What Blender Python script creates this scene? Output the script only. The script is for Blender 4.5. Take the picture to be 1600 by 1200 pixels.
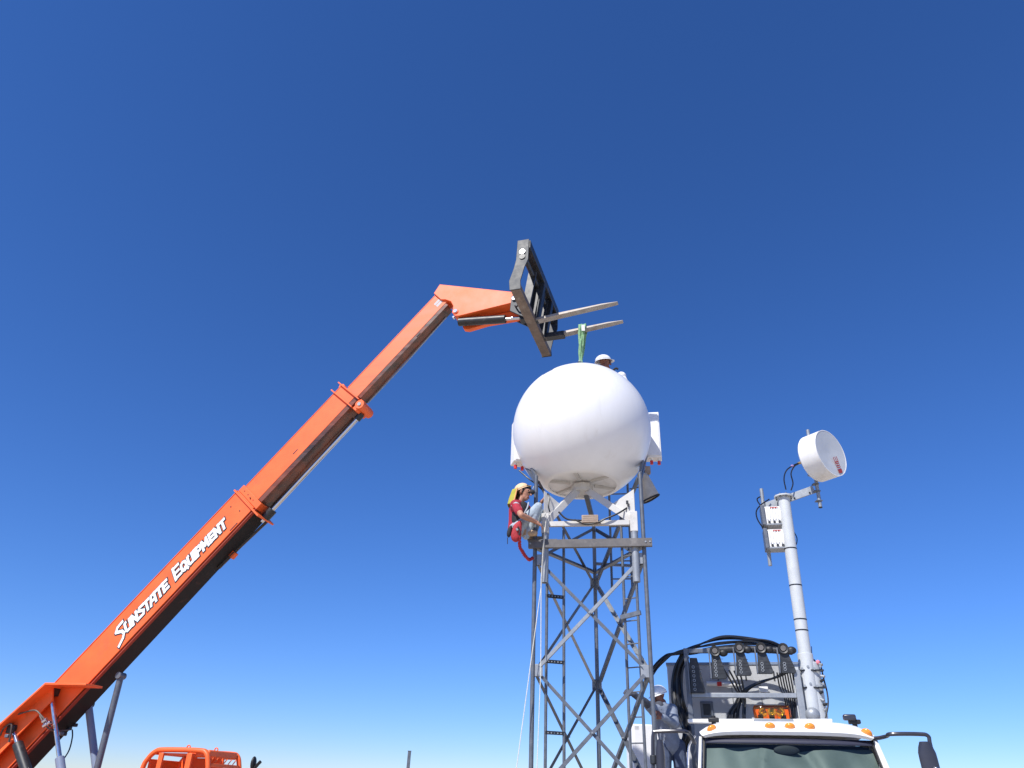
import bpy, bmesh, math, random
import numpy as np
from mathutils import Vector, Matrix

random.seed(7)
scene = bpy.context.scene
for o in list(bpy.data.objects):
    bpy.data.objects.remove(o)

# ------------------------------------------------------------------ camera, sky, sun, exposure
CAM = Vector((0, 0, 1.6))
FOC, PITCH, ROLL = 1150.0, math.radians(29.7), math.radians(2.2)
fwd = Vector((0, math.cos(PITCH), math.sin(PITCH)))
r0 = Vector((1, 0, 0)); u0 = r0.cross(fwd)
RT = r0 * math.cos(ROLL) + u0 * math.sin(ROLL)
UP = u0 * math.cos(ROLL) - r0 * math.sin(ROLL)
cd = bpy.data.cameras.new('camera')
cam = bpy.data.objects.new('camera', cd)
scene.collection.objects.link(cam)
cd.sensor_fit = 'HORIZONTAL'; cd.sensor_width = 36.0
cd.lens = 36.0 * FOC / 1600.0
cd.clip_start = 0.05; cd.clip_end = 6000
cam.matrix_world = Matrix(((RT.x, UP.x, -fwd.x, CAM.x), (RT.y, UP.y, -fwd.y, CAM.y), (RT.z, UP.z, -fwd.z, CAM.z), (0, 0, 0, 1)))
scene.camera = cam

SUN = Vector((-0.40, -0.525, 0.755)).normalized()
world = bpy.data.worlds.new('World'); scene.world = world; world.use_nodes = True
wn = world.node_tree.nodes; wl = world.node_tree.links
for n in list(wn): wn.remove(n)
wo = wn.new('ShaderNodeOutputWorld'); bg = wn.new('ShaderNodeBackground'); sky = wn.new('ShaderNodeTexSky')
sky.sky_type = 'NISHITA'; sky.sun_disc = False
sky.sun_elevation = math.asin(SUN.z); sky.sun_rotation = math.atan2(SUN.x, SUN.y) % (2 * math.pi)
sky.altitude = 2000; sky.air_density = 1.0; sky.dust_density = 0.0; sky.ozone_density = 2.4
# saturated camera response of the whole sky: colour pushed away from its own luminance
bw = wn.new('ShaderNodeRGBToBW'); sat = wn.new('ShaderNodeMix'); sat.data_type = 'RGBA'; sat.clamp_factor = False; sat.clamp_result = False
sat.inputs['Factor'].default_value = 1.68
wb = wn.new('ShaderNodeMix'); wb.data_type = 'RGBA'; wb.blend_type = 'MULTIPLY'; wb.inputs['Factor'].default_value = 1; wb.inputs['B'].default_value = (1.06, 1.0, 1.3, 1)
bg.inputs['Strength'].default_value = 0.086
wl.new(sky.outputs[0], bw.inputs[0]); wl.new(bw.outputs[0], sat.inputs['A']); wl.new(sky.outputs[0], sat.inputs['B'])
wl.new(sat.outputs['Result'], wb.inputs['A']); wl.new(wb.outputs['Result'], bg.inputs[0]); wl.new(bg.outputs[0], wo.inputs[0])

sl = bpy.data.lights.new('sun', 'SUN'); sl.energy = 5.0; sl.angle = math.radians(0.53); sl.color = (1.0, 0.965, 0.91)
so = bpy.data.objects.new('sun', sl); scene.collection.objects.link(so)
so.location = (-20, -16, 40); so.rotation_euler = SUN.to_track_quat('Z', 'Y').to_euler()

scene.render.engine = 'CYCLES'
vs = scene.view_settings
vs.view_transform = 'Standard'; vs.look = 'None'; vs.exposure = 0.22; vs.gamma = 1.0; vs.use_curve_mapping = False

# ------------------------------------------------------------------ placing: pixel of the photo + a real distance -> point
def ray(px, py):
    return (fwd * FOC + RT * (px - 800) + UP * (600 - py)).normalized()
def P(px, py, Y):
    d = ray(px, py); return CAM + d * (Y / d.y)
class Frame:
    def __init__(s, loc, rz):
        s.loc = Vector(loc); s.rz = rz
        s.M = Matrix.Translation(s.loc) @ Matrix.Rotation(rz, 4, 'Z'); s.I = s.M.inverted()
    def l(s, p): return s.I @ Vector(p)
    def w(s, p): return s.M @ Vector(p)
    def at(s, px, py, ax, val):
        c = s.I @ CAM; d = s.I.to_3x3() @ ray(px, py)
        return c + d * ((val - c[ax]) / d[ax])

# ------------------------------------------------------------------ materials
MATS = {}
def mat(name, col, rough=0.5, metal=0.0, var=0.0, scale=6.0, dirt=None, dirt_amt=0.0, dirt_scale=3.0, bump=0.0, coat=0.0, stretch=None):
    m = bpy.data.materials.new(name); m.use_nodes = True
    nt = m.node_tree; n = nt.nodes; L = nt.links; b = n['Principled BSDF']
    b.inputs['Base Color'].default_value = (*col, 1); b.inputs['Roughness'].default_value = rough; b.inputs['Metallic'].default_value = metal
    if coat: b.inputs['Coat Weight'].default_value = coat; b.inputs['Coat Roughness'].default_value = 0.12
    if var or dirt or bump:
        tc = n.new('ShaderNodeTexCoord'); vec = tc.outputs['Object']
        if stretch:
            mp = n.new('ShaderNodeMapping'); mp.inputs['Rotation'].default_value = stretch[1]; mp.inputs['Scale'].default_value = stretch[0]
            L.new(vec, mp.inputs[0]); vec = mp.outputs[0]
        nz = n.new('ShaderNodeTexNoise'); nz.inputs['Scale'].default_value = scale; nz.inputs['Detail'].default_value = 6; nz.inputs['Roughness'].default_value = 0.62
        L.new(vec, nz.inputs['Vector'])
        mr = n.new('ShaderNodeMapRange'); mr.inputs['From Min'].default_value = 0.3; mr.inputs['From Max'].default_value = 0.7
        mr.inputs['To Min'].default_value = 1 - var; mr.inputs['To Max'].default_value = 1 + var * 0.6
        L.new(nz.outputs['Fac'], mr.inputs['Value'])
        mx = n.new('ShaderNodeMix'); mx.data_type = 'RGBA'; mx.blend_type = 'MULTIPLY'; mx.inputs['Factor'].default_value = 1
        mx.inputs['A'].default_value = (*col, 1); L.new(mr.outputs[0], mx.inputs['B'])
        out = mx.outputs['Result']
        if dirt:
            nd = n.new('ShaderNodeTexNoise'); nd.inputs['Scale'].default_value = dirt_scale; nd.inputs['Detail'].default_value = 9; nd.inputs['Roughness'].default_value = 0.7
            L.new(vec, nd.inputs['Vector'])
            rp = n.new('ShaderNodeMapRange'); rp.inputs['From Min'].default_value = 0.62 - dirt_amt * 0.3; rp.inputs['From Max'].default_value = 0.72
            rp.inputs['To Max'].default_value = min(1, 0.35 + dirt_amt)
            L.new(nd.outputs['Fac'], rp.inputs['Value'])
            md = n.new('ShaderNodeMix'); md.data_type = 'RGBA'; md.inputs['B'].default_value = (*dirt, 1)
            L.new(rp.outputs[0], md.inputs['Factor']); L.new(out, md.inputs['A']); out = md.outputs['Result']
        L.new(out, b.inputs['Base Color'])
        rr = n.new('ShaderNodeMapRange'); rr.inputs['To Min'].default_value = max(0.05, rough - 0.12); rr.inputs['To Max'].default_value = min(1, rough + 0.15)
        L.new(nz.outputs['Fac'], rr.inputs['Value']); L.new(rr.outputs[0], b.inputs['Roughness'])
        if bump:
            bp = n.new('ShaderNodeBump'); bp.inputs['Strength'].default_value = bump; bp.inputs['Distance'].default_value = 0.02
            L.new(nz.outputs['Fac'], bp.inputs['Height']); L.new(bp.outputs[0], b.inputs['Normal'])
    MATS[name] = m
    return m
BR = (0, math.radians(49.5), 0)
ORANGE = mat('orange paint', (0.90, 0.142, 0.027), 0.48, var=0.13, scale=3, dirt=(0.48, 0.11, 0.04), dirt_amt=0.3, dirt_scale=2.2)
ORANGE_W = mat('worn orange paint', (0.80, 0.15, 0.04), 0.5, var=0.16, scale=5, dirt=(0.34, 0.17, 0.08), dirt_amt=0.35, dirt_scale=1.6, stretch=((0.35, 1.5, 1.6), BR))
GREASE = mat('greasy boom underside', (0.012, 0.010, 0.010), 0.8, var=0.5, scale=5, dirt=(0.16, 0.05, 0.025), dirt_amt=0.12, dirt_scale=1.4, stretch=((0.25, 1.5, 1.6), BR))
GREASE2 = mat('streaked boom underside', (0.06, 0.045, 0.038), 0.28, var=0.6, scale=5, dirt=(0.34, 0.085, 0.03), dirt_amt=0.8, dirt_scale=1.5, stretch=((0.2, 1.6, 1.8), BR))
WHITE = mat('white gelcoat', (0.80, 0.795, 0.785), 0.32, var=0.03, scale=2.5, dirt=(0.66, 0.635, 0.59), dirt_amt=0.12, dirt_scale=1.6, coat=0.2, stretch=((2.2, 2.2, 0.35), (0, 0, 0)))
WPAINT = mat('white paint', (0.78, 0.775, 0.76), 0.42, var=0.05, scale=5, dirt=(0.5, 0.45, 0.38), dirt_amt=0.12, dirt_scale=4)
WFRAME = mat('off white steel', (0.56, 0.545, 0.515), 0.45, var=0.08, scale=7, dirt=(0.34, 0.28, 0.22), dirt_amt=0.2, dirt_scale=5)
GALV = mat('galvanized steel', (0.135, 0.15, 0.175), 0.45, metal=0.35, var=0.22, scale=14, dirt=(0.22, 0.20, 0.18), dirt_amt=0.2, dirt_scale=6)
GALVL = mat('bright galvanized', (0.30, 0.32, 0.34), 0.42, metal=0.3, var=0.14, scale=12, dirt=(0.35, 0.33, 0.3), dirt_amt=0.15, dirt_scale=6)
CHROME = mat('chrome rod', (0.62, 0.62, 0.63), 0.16, metal=0.95, var=0.05)
DARK = mat('black painted steel', (0.022, 0.024, 0.027), 0.42, var=0.35, scale=9, dirt=(0.13, 0.115, 0.10), dirt_amt=0.25, dirt_scale=7)
SCUFF = mat('scuffed dark steel', (0.026, 0.030, 0.036), 0.5, metal=0.1, var=0.5, scale=11, dirt=(0.11, 0.11, 0.115), dirt_amt=0.2, dirt_scale=9)
RUSTY = mat('brown worn steel', (0.17, 0.125, 0.095), 0.6, metal=0.25, var=0.35, scale=9, dirt=(0.30, 0.26, 0.22), dirt_amt=0.3, dirt_scale=8)
FORK = mat('fork steel', (0.33, 0.30, 0.265), 0.5, metal=0.3, var=0.22, scale=8, dirt=(0.24, 0.15, 0.09), dirt_amt=0.35, dirt_scale=5)
RUBBER = mat('black rubber', (0.012, 0.012, 0.013), 0.5, var=0.2)
CABLE = mat('black cable', (0.010, 0.011, 0.014), 0.35)
HOSE = mat('brown hydraulic hose', (0.10, 0.075, 0.06), 0.5, var=0.3)
BLUEG = mat('blue grey paint', (0.20, 0.25, 0.34), 0.4, var=0.1)
MIRROR_H = mat('dark mirror shell', (0.035, 0.036, 0.05), 0.3, var=0.1)
MASTP = mat('pale grey paint', (0.52, 0.545, 0.56), 0.4, var=0.06, scale=8, dirt=(0.42, 0.42, 0.41), dirt_amt=0.15, dirt_scale=5)
RED = mat('red plastic', (0.62, 0.03, 0.025), 0.4)
REDPRINT = mat('red print', (0.36, 0.035, 0.03), 0.6)
BLACKP = mat('black print', (0.02, 0.02, 0.025), 0.6)
GREYPRINT = mat('grey print', (0.45, 0.45, 0.45), 0.6)
WLETTER = mat('white lettering', (0.82, 0.82, 0.82), 0.4)
SLING = mat('green sling webbing', (0.22, 0.42, 0.22), 0.8, var=0.35, scale=30, dirt=(0.45, 0.58, 0.45), dirt_amt=0.3, dirt_scale=25)
CANVAS = mat('grey canvas', (0.50, 0.46, 0.39), 0.85, var=0.22, scale=9, bump=0.4)
SKIN1 = mat('skin light brown', (0.44, 0.215, 0.135), 0.55, var=0.12, scale=20)
SKIN2 = mat('skin dark', (0.22, 0.085, 0.05), 0.55, var=0.15, scale=20)
HAIR = mat('dark hair', (0.018, 0.013, 0.010), 0.6)
TSHIRT = mat('crimson cotton', (0.36, 0.02, 0.04), 0.85, var=0.25, scale=18, bump=0.4)
JEANS = mat('pale denim', (0.36, 0.43, 0.48), 0.85, var=0.28, scale=16, bump=0.5)
JEANSD = mat('dark denim', (0.055, 0.075, 0.13), 0.85, var=0.3, scale=16, bump=0.5)
SHIRTW = mat('white cotton', (0.76, 0.76, 0.76), 0.85, var=0.08, scale=14, bump=0.5)
SHIRTB = mat('shaded pale blue cotton', (0.20, 0.23, 0.29), 0.85, var=0.2, scale=14, bump=0.6)  # pale shirt darkened: the wearer's shade is painted into the cloth colour
SLEEVE = mat('dark sleeve', (0.06, 0.065, 0.085), 0.85, var=0.2, scale=14)
BOOT = mat('tan suede', (0.42, 0.30, 0.185), 0.8, var=0.2, scale=25)
SOLE = mat('boot sole', (0.28, 0.21, 0.15), 0.7)
HAT = mat('white hard hat plastic', (0.80, 0.80, 0.79), 0.3, var=0.02)
HIVIS = mat('yellow neck shade cloth', (0.38, 0.35, 0.045), 0.8, var=0.2, scale=12)
PEACH = mat('orange brim', (0.80, 0.36, 0.14), 0.6)
REDNYLON = mat('red nylon', (0.40, 0.022, 0.03), 0.7, var=0.25, scale=22, bump=0.4)
BLACKNYLON = mat('black nylon', (0.02, 0.02, 0.024), 0.75, var=0.3, scale=25)
STRAPG = mat('grey webbing', (0.36, 0.38, 0.42), 0.8)
ORANGE_SH = mat('orange paint darkened for shade', (0.30, 0.035, 0.014), 0.7, var=0.2)  # orange flange under the boom, its shade painted in as dark red
BOXG = mat('box paint greyed for shade', (0.44, 0.45, 0.46), 0.45, var=0.12, scale=4, dirt=(0.28, 0.26, 0.23), dirt_amt=0.2, dirt_scale=3)  # greyed so the shade on the equipment box sits in its colour
DKSTEEL = mat('darkened steel', (0.135, 0.125, 0.12), 0.55, metal=0.2, var=0.3, scale=8, dirt=(0.26, 0.24, 0.22), dirt_amt=0.2, dirt_scale=6)  # darkened tone: the front channel beam's shade is put into this colour
PALECAP = mat('pale cap', (0.74, 0.52, 0.30), 0.6, var=0.1)
SEAL = mat('dark blue seal', (0.02, 0.022, 0.045), 0.6)
ROPE = mat('white rope', (0.66, 0.64, 0.56), 0.85, var=0.2, scale=40)
TANBOX = mat('tan plastic', (0.36, 0.27, 0.20), 0.6, var=0.2, scale=20)
SHADE = mat('grey green sunshade', (0.125, 0.148, 0.142), 0.55, var=0.16, scale=3, bump=0.3)
DASH = mat('dark interior', (0.015, 0.017, 0.022), 0.7)
BRASS = mat('brass', (0.6, 0.42, 0.18), 0.35, metal=0.7)
GROUND = mat('pale dry ground', (0.50, 0.425, 0.325), 0.95, var=0.22, scale=0.7, dirt=(0.30, 0.25, 0.19), dirt_amt=0.25, dirt_scale=0.25, bump=0.5)

def glass(name, tint, spec=1.45, mixmin=0.0):
    m = bpy.data.materials.new(name); m.use_nodes = True; n = m.node_tree.nodes; L = m.node_tree.links
    for q in list(n): n.remove(q)
    o = n.new('ShaderNodeOutputMaterial'); t = n.new('ShaderNodeBsdfTransparent'); g = n.new('ShaderNodeBsdfGlossy'); mx = n.new('ShaderNodeMixShader'); fr = n.new('ShaderNodeFresnel')
    t.inputs[0].default_value = (*tint, 1); g.inputs['Roughness'].default_value = 0.04; fr.inputs['IOR'].default_value = spec
    L.new(fr.outputs[0], mx.inputs[0]); L.new(t.outputs[0], mx.inputs[1]); L.new(g.outputs[0], mx.inputs[2]); L.new(mx.outputs[0], o.inputs[0])
    MATS[name] = m
    return m
WGLASS = glass('windshield glass', (0.80, 0.88, 0.86))
def lens_mat(name, col, rough=0.12):
    m = bpy.data.materials.new(name); m.use_nodes = True; b = m.node_tree.nodes['Principled BSDF']
    b.inputs['Base Color'].default_value = (*col, 1); b.inputs['Roughness'].default_value = rough; b.inputs['Transmission Weight'].default_value = 0.65; b.inputs['IOR'].default_value = 1.3
    MATS[name] = m
    return m
AMBER = glass('amber lens', (1.0, 0.66, 0.12))
AMBERS = mat('amber marker', (0.88, 0.30, 0.025), 0.2, coat=0.6)
REFLECT = mat('lamp reflector', (0.85, 0.80, 0.66), 0.12, metal=0.9)

# ------------------------------------------------------------------ mesh builder
def perp(d):
    d = Vector(d).normalized(); a = Vector((0, 0, 1)) if abs(d.z) < 0.9 else Vector((1, 0, 0))
    x = d.cross(a).normalized(); return x, d.cross(x).normalized()
def link(o): scene.collection.objects.link(o); return o
class MB:
    def __init__(s): s.v = []; s.f = []
    def add(s, vs_, fs):
        k = len(s.v); s.v += [Vector(p) for p in vs_]; s.f += [tuple(i + k for i in q) for q in fs]; return s
    def box(s, c, size, M=None):
        c = Vector(c); h = Vector(size) / 2; vs_ = []
        for z in (-1, 1):
            for y in (-1, 1):
                for x in (-1, 1):
                    p = Vector((x * h.x, y * h.y, z * h.z)); vs_.append(c + (M @ p if M else p))
        return s.add(vs_, [(0, 2, 3, 1), (4, 5, 7, 6), (0, 1, 5, 4), (2, 6, 7, 3), (0, 4, 6, 2), (1, 3, 7, 5)])
    def box2(s, a, b):
        a = Vector(a); b = Vector(b); return s.box((a + b) / 2, [abs(q) for q in (b - a)])
    def beam(s, p0, p1, w, h, up=(0, 0, 1)):
        p0 = Vector(p0); p1 = Vector(p1); d = (p1 - p0).normalized(); up = Vector(up)
        x = d.cross(up)
        if x.length < 1e-4: x = perp(d)[0]
        x.normalize(); y = x.cross(d)
        M = Matrix((x, d, y)).transposed()
        return s.box((p0 + p1) / 2, (w, (p1 - p0).length, h), M)
    def angle(s, p0, p1, w, t, up=(0, 0, 1)):
        """an L-section bar"""
        p0 = Vector(p0); p1 = Vector(p1); d = (p1 - p0).normalized(); x = d.cross(Vector(up)).normalized(); y = x.cross(d)
        s.beam(p0, p1, w, t, up)
        return s.beam(p0 + x * (w / 2 - t / 2) - y * (w / 2 + t * .5), p1 + x * (w / 2 - t / 2) - y * (w / 2 + t * .5), t, w - 0.002, up)
    def cyl(s, p0, p1, r, r2=None, n=14, caps=True):
        p0 = Vector(p0); p1 = Vector(p1); r2 = r if r2 is None else r2; x, y = perp(p1 - p0)
        vs_ = []
        for i in range(n):
            a = 2 * math.pi * i / n; q = x * math.cos(a) + y * math.sin(a); vs_ += [p0 + q * r, p1 + q * r2]
        fs = [(2 * i, 2 * ((i + 1) % n), 2 * ((i + 1) % n) + 1, 2 * i + 1) for i in range(n)]
        if caps: fs += [tuple(2 * i for i in range(n))[::-1], tuple(2 * i + 1 for i in range(n))]
        return s.add(vs_, fs)
    def tube(s, pts, r, n=8, r_end=None):
        pts = [Vector(p) for p in pts]; N = len(pts); vs_ = []; x = None
        for i, p in enumerate(pts):
            t = (pts[min(i + 1, N - 1)] - pts[max(i - 1, 0)]).normalized()
            if x is None: x = perp(t)[0]
            x = (x - t * x.dot(t)).normalized(); y = t.cross(x)
            rr = r if r_end is None else r + (r_end - r) * i / (N - 1)
            vs_ += [p + (x * math.cos(2 * math.pi * k / n) + y * math.sin(2 * math.pi * k / n)) * rr for k in range(n)]
        fs = [(i * n + k, i * n + (k + 1) % n, (i + 1) * n + (k + 1) % n, (i + 1) * n + k) for i in range(N - 1) for k in range(n)]
        fs += [tuple(range(n))[::-1], tuple((N - 1) * n + k for k in range(n))]
        return s.add(vs_, fs)
    def prism(s, poly, y0, y1, fn=lambda a, y, b: Vector((a, y, b))):
        n = len(poly); vs_ = [fn(a, y0, b) for a, b in poly] + [fn(a, y1, b) for a, b in poly]
        fs = [tuple(range(n)), tuple(range(n, 2 * n))[::-1]] + [(i, n + i, n + (i + 1) % n, (i + 1) % n) for i in range(n)]
        return s.add(vs_, fs)
    def lathe(s, prof, o, axis=(0, 0, 1), n=32, close=False):
        o = Vector(o); ax = Vector(axis).normalized(); x, y = perp(ax); m = len(prof); vs_ = []
        for i in range(n):
            a = 2 * math.pi * i / n; q = x * math.cos(a) + y * math.sin(a)
            vs_ += [o + q * r + ax * z for r, z in prof]
        fs = []
        for i in range(n):
            j = (i + 1) % n
            for k in range(m if close else m - 1):
                k2 = (k + 1) % m
                fs.append((i * m + k, j * m + k, j * m + k2, i * m + k2))
        return s.add(vs_, fs)
    def ell(s, c, rad, M=None, nu=16, nv=10):
        c = Vector(c); vs_ = []; fs = []
        for j in range(nv + 1):
            th = math.pi * j / nv
            for i in range(nu):
                a = 2 * math.pi * i / nu
                p = Vector((rad[0] * math.sin(th) * math.cos(a), rad[1] * math.sin(th) * math.sin(a), rad[2] * math.cos(th)))
                vs_.append(c + (M @ p if M else p))
        for j in range(nv):
            for i in range(nu): fs.append((j * nu + i, (j + 1) * nu + i, (j + 1) * nu + (i + 1) % nu, j * nu + (i + 1) % nu))
        return s.add(vs_, fs)
    def grid(s, rows):
        m = len(rows[0]); vs_ = [p for r in rows for p in r]
        return s.add(vs_, [(i * m + j, i * m + j + 1, (i + 1) * m + j + 1, (i + 1) * m + j) for i in range(len(rows) - 1) for j in range(m - 1)])
    def build(s, name, m, parent=None, bevel=0.0, smooth=True, origin=None, solid=0.0, label=None):
        me = bpy.data.meshes.new(name)
        o3 = Vector(origin) if origin is not None else Vector()
        me.from_pydata([tuple(p - o3) for p in s.v], [], s.f); me.validate()
        bm = bmesh.new(); bm.from_mesh(me); bmesh.ops.remove_doubles(bm, verts=bm.verts, dist=1e-5); bmesh.ops.recalc_face_normals(bm, faces=bm.faces); bm.to_mesh(me); bm.free()
        me.materials.append(m)
        o = link(bpy.data.objects.new(name, me))
        if parent: o.parent = parent
        elif origin is not None: o.location = o3
        if smooth:
            for p in me.polygons: p.use_smooth = True
            me.set_sharp_from_angle(angle=math.radians(38))
        if solid:
            md = o.modifiers.new('thick', 'SOLIDIFY'); md.thickness = solid; md.offset = 0
        if bevel:
            md = o.modifiers.new('bevel', 'BEVEL'); md.width = bevel; md.segments = 2; md.limit_method = 'ANGLE'; md.angle_limit = math.radians(40)
        if label: o['label'] = label
        return o
def tag(o, label, cat, group=None):
    o['label'] = label; o['category'] = cat
    if group: o['group'] = group
    return o
def thing(name, label, cat, loc, rz=0.0, group=None):
    o = link(bpy.data.objects.new(name, None)); o.location = loc; o.rotation_euler = (0, 0, rz); o.empty_display_size = 0.2
    return tag(o, label, cat, group)
def spline(pts, k=8):
    pts = [Vector(p) for p in pts]; Q = [pts[0] * 2 - pts[1]] + pts + [pts[-1] * 2 - pts[-2]]; out = []
    for i in range(1, len(Q) - 2):
        for j in range(k):
            t = j / k; a, b, c, d = Q[i - 1], Q[i], Q[i + 1], Q[i + 2]
            out.append(0.5 * ((2 * b) + (c - a) * t + (2 * a - 5 * b + 4 * c - d) * t * t + (3 * b - a - 3 * c + d) * t ** 3))
    return out + [pts[-1]]
V = Vector

# ------------------------------------------------------------------ ground
g = MB(); N = 24; R_ = 4000.0
rings = [0, 6, 14, 25, 45, 90, 200, 600, 1600, R_]
rows = []
for r in rings:
    rows.append([V((r * math.cos(2 * math.pi * k / 48), 10 + r * math.sin(2 * math.pi * k / 48), 0)) for k in range(49)])
go = g.grid(rows).build('ground', GROUND, smooth=False); go['kind'] = 'structure'

# ------------------------------------------------------------------ lattice tower (three legs)
TF = Frame((1.278, 10.80, 0), -math.radians(10.28))
tower = thing('lattice_tower', 'three-legged galvanized steel lattice tower standing under the white radome', 'tower', TF.loc, TF.rz)
rt = 1.566 / math.sqrt(3)
LEG = [V((rt * math.cos(a), rt * math.sin(a), 0)) for a in (math.radians(-150), math.radians(-30), math.radians(90))]
ZN = [0.18, 1.67, 3.173, 4.677]
TOPZ = [5.98, 5.98, 5.62]
MB_ = MB
for i, p in enumerate(LEG):
    lg = MB().cyl(p + V((0, 0, 0.06)), p + V((0, 0, TOPZ[i])), 0.030, n=14).build('leg', GALV, tower)
    MB().box(p + V((0, 0, 0.05)), (0.3, 0.3, 0.03)).build('base_plate', GALV, lg, bevel=0.004)
    for z in ZN[1:]:
        for j in range(3):
            if j == i: continue
            d = (LEG[j] - p).normalized()
            MB().box(p + d * 0.075 + V((0, 0, z)), (0.12, 0.012, 0.155), Matrix.Rotation(math.atan2(d.y, d.x), 3, 'Z')).build('gusset_plate', GALVL, lg, bevel=0.003)
def inset(i, j, z, e=0.09): return LEG[i] + (LEG[j] - LEG[i]).normalized() * e + V((0, 0, z))
cen = V((0, 0, 0))
for (i, j) in ((0, 1), (1, 2), (2, 0)):
    out = ((LEG[i] + LEG[j]) / 2).normalized()
    for k in range(3):
        za, zb = ZN[k] + 0.05, ZN[k + 1] - 0.05
        MB().angle(inset(i, j, za) + out * 0.012, inset(j, i, zb) + out * 0.012, 0.045, 0.005, out).build('diagonal_brace', GALVL if k == 2 else GALV, tower)
        MB().angle(inset(j, i, za) - out * 0.02, inset(i, j, zb) - out * 0.02, 0.045, 0.005, -out).build('diagonal_brace', GALV, tower)
        mid = (inset(i, j, za) + inset(j, i, zb)) / 2
        MB().cyl(mid - out * 0.05, mid + out * 0.035, 0.011, n=8).build('bolt', GALVL, tower)
    # short diagonals of the top bay
    za = ZN[3] + 0.05; zi, zj = TOPZ[i] - 0.06, TOPZ[j] - 0.06
    if (i, j) != (0, 1):
        MB().angle(inset(i, j, za) + out * 0.012, inset(j, i, zj, .05) + out * 0.012, 0.045, 0.005, out).build('diagonal_brace', GALV, tower)
        MB().angle(inset(j, i, za) - out * 0.02, inset(i, j, zi, .05) - out * 0.02, 0.045, 0.005, -out).build('diagonal_brace', GALV, tower)
# front channel beam (the crouching worker stands on its end)
fy = LEG[0].y - 0.075
zB = TF.at(920, 849, 1, fy).z
xl = TF.at(826, 848, 1, fy).x; xr = TF.at(1019, 850, 1, fy).x
cb = MB().box2((xl, fy - 0.035, zB - 0.06), (xr, fy - 0.029, zB + 0.055)).box2((xl, fy - 0.029, zB + 0.049), (xr, fy + 0.03, zB + 0.055)).box2((xl, fy - 0.029, zB - 0.06), (xr, fy + 0.03, zB - 0.054))
cbo = cb.build('channel_beam', DKSTEEL, tower)
for x in (xl + 0.03, xr - 0.03, xr - 0.09):
    MB().cyl((x, fy - 0.045, zB), (x, fy - 0.03, zB), 0.014, n=6).build('bolt', GALVL, cbo)
MB().box2((xl - 0.02, fy - 0.02, zB + 0.056), (xl + 0.42, fy + 0.30, zB + 0.070)).build('foot_plate', GALV, tower, bevel=0.002)
for (i, j) in ((1, 2), (2, 0)):
    d = (LEG[j] - LEG[i]).normalized(); out = ((LEG[i] + LEG[j]) / 2).normalized()
    MB().angle(LEG[i] - d * 0.02 + V((0, 0, zB)) + out * 0.05, LEG[j] + d * 0.02 + V((0, 0, zB)) + out * 0.05, 0.07, 0.006, out).build('channel_beam', GALV, tower)
# cable ladder (left) and climbing ladder (right)
def ladder(pxa, pxb, y, z0, z1, zs, rung_r, name, perforated=False):
    a = TF.at(*pxa, 1, y).x; b = TF.at(*pxb, 1, y + 0.1).x
    ld = MB().cyl((a, y, z0), (a, y, z1), 0.021, n=10).build(name, GALV, tower)
    MB().cyl((b, y + 0.1, z0), (b, y + 0.1, z1), 0.021, n=10).build('rail', GALV, ld)
    for z in zs:
        if perforated:
            m_ = MB(); m_.beam((a, y, z), (b, y + 0.1, z), 0.05, 0.006, (0, 0, 1))
            for e in (-0.024, 0.024): m_.beam((a, y + e, z - 0.02), (b, y + 0.1 + e, z - 0.02), 0.004, 0.035)
            st = m_.build('step', SCUFF, ld)
            for k in range(5):
                q = V((a, y, z)).lerp(V((b, y + 0.1, z)), 0.15 + 0.175 * k) + V((0, -0.029, -0.02))
                MB().cyl(q, q + V((0, 0.004, 0)), 0.009, n=8).build('hole_rim', GALVL, st)
        else:
            MB().cyl((a, y, z), (b, y + 0.1, z), rung_r, n=8).build('rung', GALV, ld)
    return ld
lz = [0.5 + 0.305 * k for k in range(15)]
ladder((854, 980), (881, 980), LEG[0].y + 0.16, 0.1, 5.2, [TF.at(868, y, 1, LEG[0].y + 0.2).z for y in (930, 1032, 1143)] + [1.1, 0.4], 0.012, 'cable_ladder', True)
ladder((998, 980), (977, 980), LEG[1].y + 0.12, 0.1, 5.6, lz, 0.009, 'climbing_ladder')
sb = MB().beam(TF.at(970, 965, 1, LEG[1].y + 0.2), TF.at(1001, 957, 1, LEG[1].y + 0.1), 0.04, 0.06).build('standoff_bracket', GALV, tower)
# ladder that climbs behind the radome
bl = MB()
for x in (-0.02, 0.30): bl.cyl((x + .28, 1.02, 4.6), (x + .28, 1.38, 8.35), 0.02, n=8)
blo = bl.build('rear_ladder', GALV, tower)
for k in range(12):
    q = 0.05 + 0.08 * k
    MB().cyl((0.26, 1.02 + .36 * q, 4.6 + 3.75 * q), (0.58, 1.02 + .36 * q, 4.6 + 3.75 * q), 0.012, n=8).build('rung', GALV, blo)
MB().beam((0.02, LEG[2].y, 5.0), (0.6, 1.05, 5.0), 0.04, 0.04).build('ladder_bracket', GALV, tower)

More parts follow.
